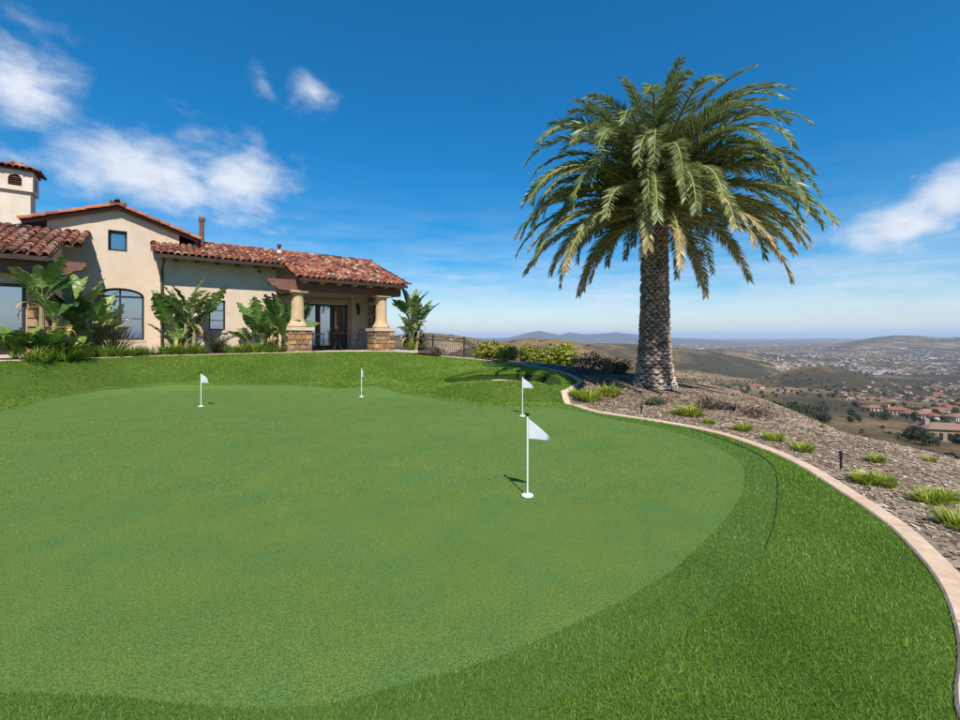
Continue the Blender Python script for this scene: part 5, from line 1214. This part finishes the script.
cottages(16, (402, 333, 478, 341), 700, 'pale house on the brown hilltop beyond the iron fence', 'hilltop houses beyond the fence', (.6, .8))
# trees
def tree_meshes(seed, n, rx, rz, leaf):
    V, F, t = leaf_ball(n, rx, rx, rz, leaf, seed, .45, rz * .15, 6)
    me = bpy.data.meshes.new('crown'); me.from_pydata([tuple(v) for v in V], [], [tuple(f) for f in F]); me.materials.append(MT['fartree'])
    a = me.attributes.new('rnd', 'FLOAT', 'FACE'); a.data.foreach_set('value', t.astype(np.float32)); me.update()
    m = MB(); m.tube([(0, 0, -1), (0, 0, rz * .5), (.2, .1, rz * .9)], [.28, .22, .1], 6); tm = bpy.data.meshes.new('trunk'); tm.from_pydata(m.v, [], m.f); tm.materials.append(MT['twig']); tm.update()
    return me, tm
TREES = [tree_meshes(40 + k, 420, 4.2, 5.0 + k, .75) for k in range(3)]
def tree(label, x, y, s, ymin, group):
    g = on_terrain(x, y, ymin)
    if g is None: return
    r = empty('valley_tree', (g[0], g[1], g[2] - .2), random.uniform(0, 6)); c, t = random.choice(TREES); r.scale = (s, s, s * random.uniform(.8, 1.1)); tag(r, label, 'tree', group)
    link_mesh('crown', c, r); link_mesh('trunk', t, r)
for k in range(34):
    tree('round dark tree in the belt around the red roofed villas', rt.uniform(725, 860), rt.uniform(391, 399), rt.uniform(.6, 1.0), 250, 'trees around the villas')
for k in range(30):
    tree('dark tree in the belt behind the villa row on the tan slope', rt.uniform(850, 962), rt.uniform(405, 424), rt.uniform(.6, 1.0), 220, 'trees behind the villa row')
for k in range(22):
    tree('dark tree in the thicket by the lowest two-storey villa', rt.choice((rt.uniform(908, 930), rt.uniform(930, 962))), rt.uniform(432, 447), rt.uniform(.55, .9), 120, 'trees by the lowest villa')
for k in range(40):
    tree('dark tree in the thicket right below the mulch crest', rt.uniform(790, 831), rt.uniform(412, 424), rt.uniform(.5, .75), 150, 'thicket below the mulch crest')
# scrub on the near slopes, and the far town: masses, not countable
def scrub():
    r = np.random.default_rng(3); VV = []; FF = []; RR = []; b = 0
    for k in range(2600):
        Yv = 70 * (18 ** r.random()); X = r.uniform(-.15, 1.15) * Yv
        if mnoise.noise((X * .012, Yv * .012, 4)) < -.05 + .2 * r.random() - .1: continue
        z = terr_h(X, Yv); s = r.uniform(.6, 2.2) * (1 + Yv / 900)
        n = 9; d = r.normal(size=(n, 3)); d /= np.linalg.norm(d, axis=1)[:, None]; d[:, 2] = np.abs(d[:, 2]); P = np.array([X, Yv, z]) + d * s * np.array([1, 1, .7]) * .7
        for q in range(n):
            a = r.normal(size=3); a /= np.linalg.norm(a); c = np.cross(d[q], a); VV.append(np.array([P[q] - a * s * .45, P[q] + c * s * .4, P[q] + a * s * .45, P[q] - c * s * .4])); RR.append(r.random())
    V = np.array(VV).reshape(-1, 3); o = fast_mesh('chaparral_scrub', V, np.arange(len(V)).reshape(-1, 4), MT['chap'], RR); tag(o, 'low olive scrub scattered over the dry slopes below', 'scrub', kind='stuff')
scrub()
def far_town():
    r = np.random.default_rng(8); m = MB()
    for k in range(4200):
        x = r.uniform(660, 965); y = 345 + 33 * r.random() ** 1.7
        if mnoise.noise((x * .03, y * .25, 1)) < -.02 + .35 * (r.random() - .5): continue
        Y = 166 * FOC / (y - HOR) * r.uniform(.98, 1.02)
        if Y < 1500: continue
        X = (x - 480) / FOC * Y; z = terr_h(X, Y)
        if z > -118: continue
        w = r.uniform(5, 13) * (1 + (r.random() < .02) * 3); dp = r.uniform(5, 12); h = r.uniform(3, 6); m.box(X - w, X + w, Y - dp, Y + dp, z - 6, z + h, float(min(1, r.beta(2, 2) + (.35 if w > 26 else 0))))
    o = m.build('far_town', MT['town']); tag(o, 'pale specks of the far town spread across the valley floor', 'town', kind='stuff')
far_town()

def far_trees():
    r = np.random.default_rng(9); VV = []; RR = []
    for k in range(3600):
        Yv = 260 * (14 ** r.random()); X = r.uniform(.42, 1.12) * Yv
        pc = 480 + FOC * X / Yv; pr = HOR + (EYE - terr_h(X, Yv)) * FOC / Yv
        if 826 < pc < 905 and pr > 398 or 770 < pc < 826 and 396 < pr < 403: continue
        if pc > 905 and 418 < pr < 430 and r.random() < .8: continue
        if mnoise.noise((X * .006, Yv * .006, 14)) < .02 + .25 * (r.random() - .5): continue
        z = terr_h(X, Yv); s = r.uniform(1.6, 3.6) * (1 + Yv / 2500)
        for q in range(8):
            d = r.normal(size=3); d /= np.linalg.norm(d); d[2] = abs(d[2]); P = np.array([X, Yv, z]) + d * s * .75; a = r.normal(size=3); a /= np.linalg.norm(a); c = np.cross(d, a)
            VV.append(np.array([P - a * s * .5, P + c * s * .45, P + a * s * .5, P - c * s * .45])); RR.append(r.random())
    V = np.array(VV).reshape(-1, 3); o = fast_mesh('valley_woodland', V, np.arange(len(V)).reshape(-1, 4), MT['fartree'], RR); tag(o, 'dark green woodland scattered through the valley', 'trees', kind='stuff')
far_trees()
# dark seam round the outside of the fringe
def seam():
    L = smooth_line(fringe_r[3:11], 10); V = []; F = []
    for i, p in enumerate(L):
        t = L[min(i + 1, len(L) - 1)] - L[max(i - 1, 0)]; t = t / np.linalg.norm(t); n = np.array([-t[1], t[0]]); w = (.0026 + .002 * mnoise.noise((i * .7, 0, 0))) * min(1, 6 * min(i, len(L) - 1 - i) / len(L)); h = float(lawn_h(p)[0]) + .012
        V += [(*(p - n * w), h), (*(p + n * w), h), (*(p + n * w), h - .03), (*(p - n * w), h - .03)]
    for i in range(len(L) - 1):
        for a, b in ((0, 1), (1, 2), (3, 0)): F.append((i * 4 + a, i * 4 + b, i * 4 + 4 + b, i * 4 + 4 + a))
    o = obj_from('turf_seam', V, F, MT['seam']); o['kind'] = 'structure'
seam()

# ------------------------------------------------------------------ haze in the air
def haze():
    m, nt, b = new_mat('pale_haze'); nt.nodes.remove(b)
    v = nt.nodes.new('ShaderNodeVolumePrincipled'); v.inputs['Color'].default_value = (.60, .75, .97, 1); v.inputs['Density'].default_value = 4.5e-5; v.inputs['Anisotropy'].default_value = .0
    nt.links.new(v.outputs[0], nt.nodes['Material Output'].inputs['Volume'])
    mb = MB(); mb.box(-62000, 62000, -62000, 62000, -230, 420); o = mb.build('haze', m); tag(o, 'pale blue haze filling the valley air', 'haze', kind='stuff')
haze()
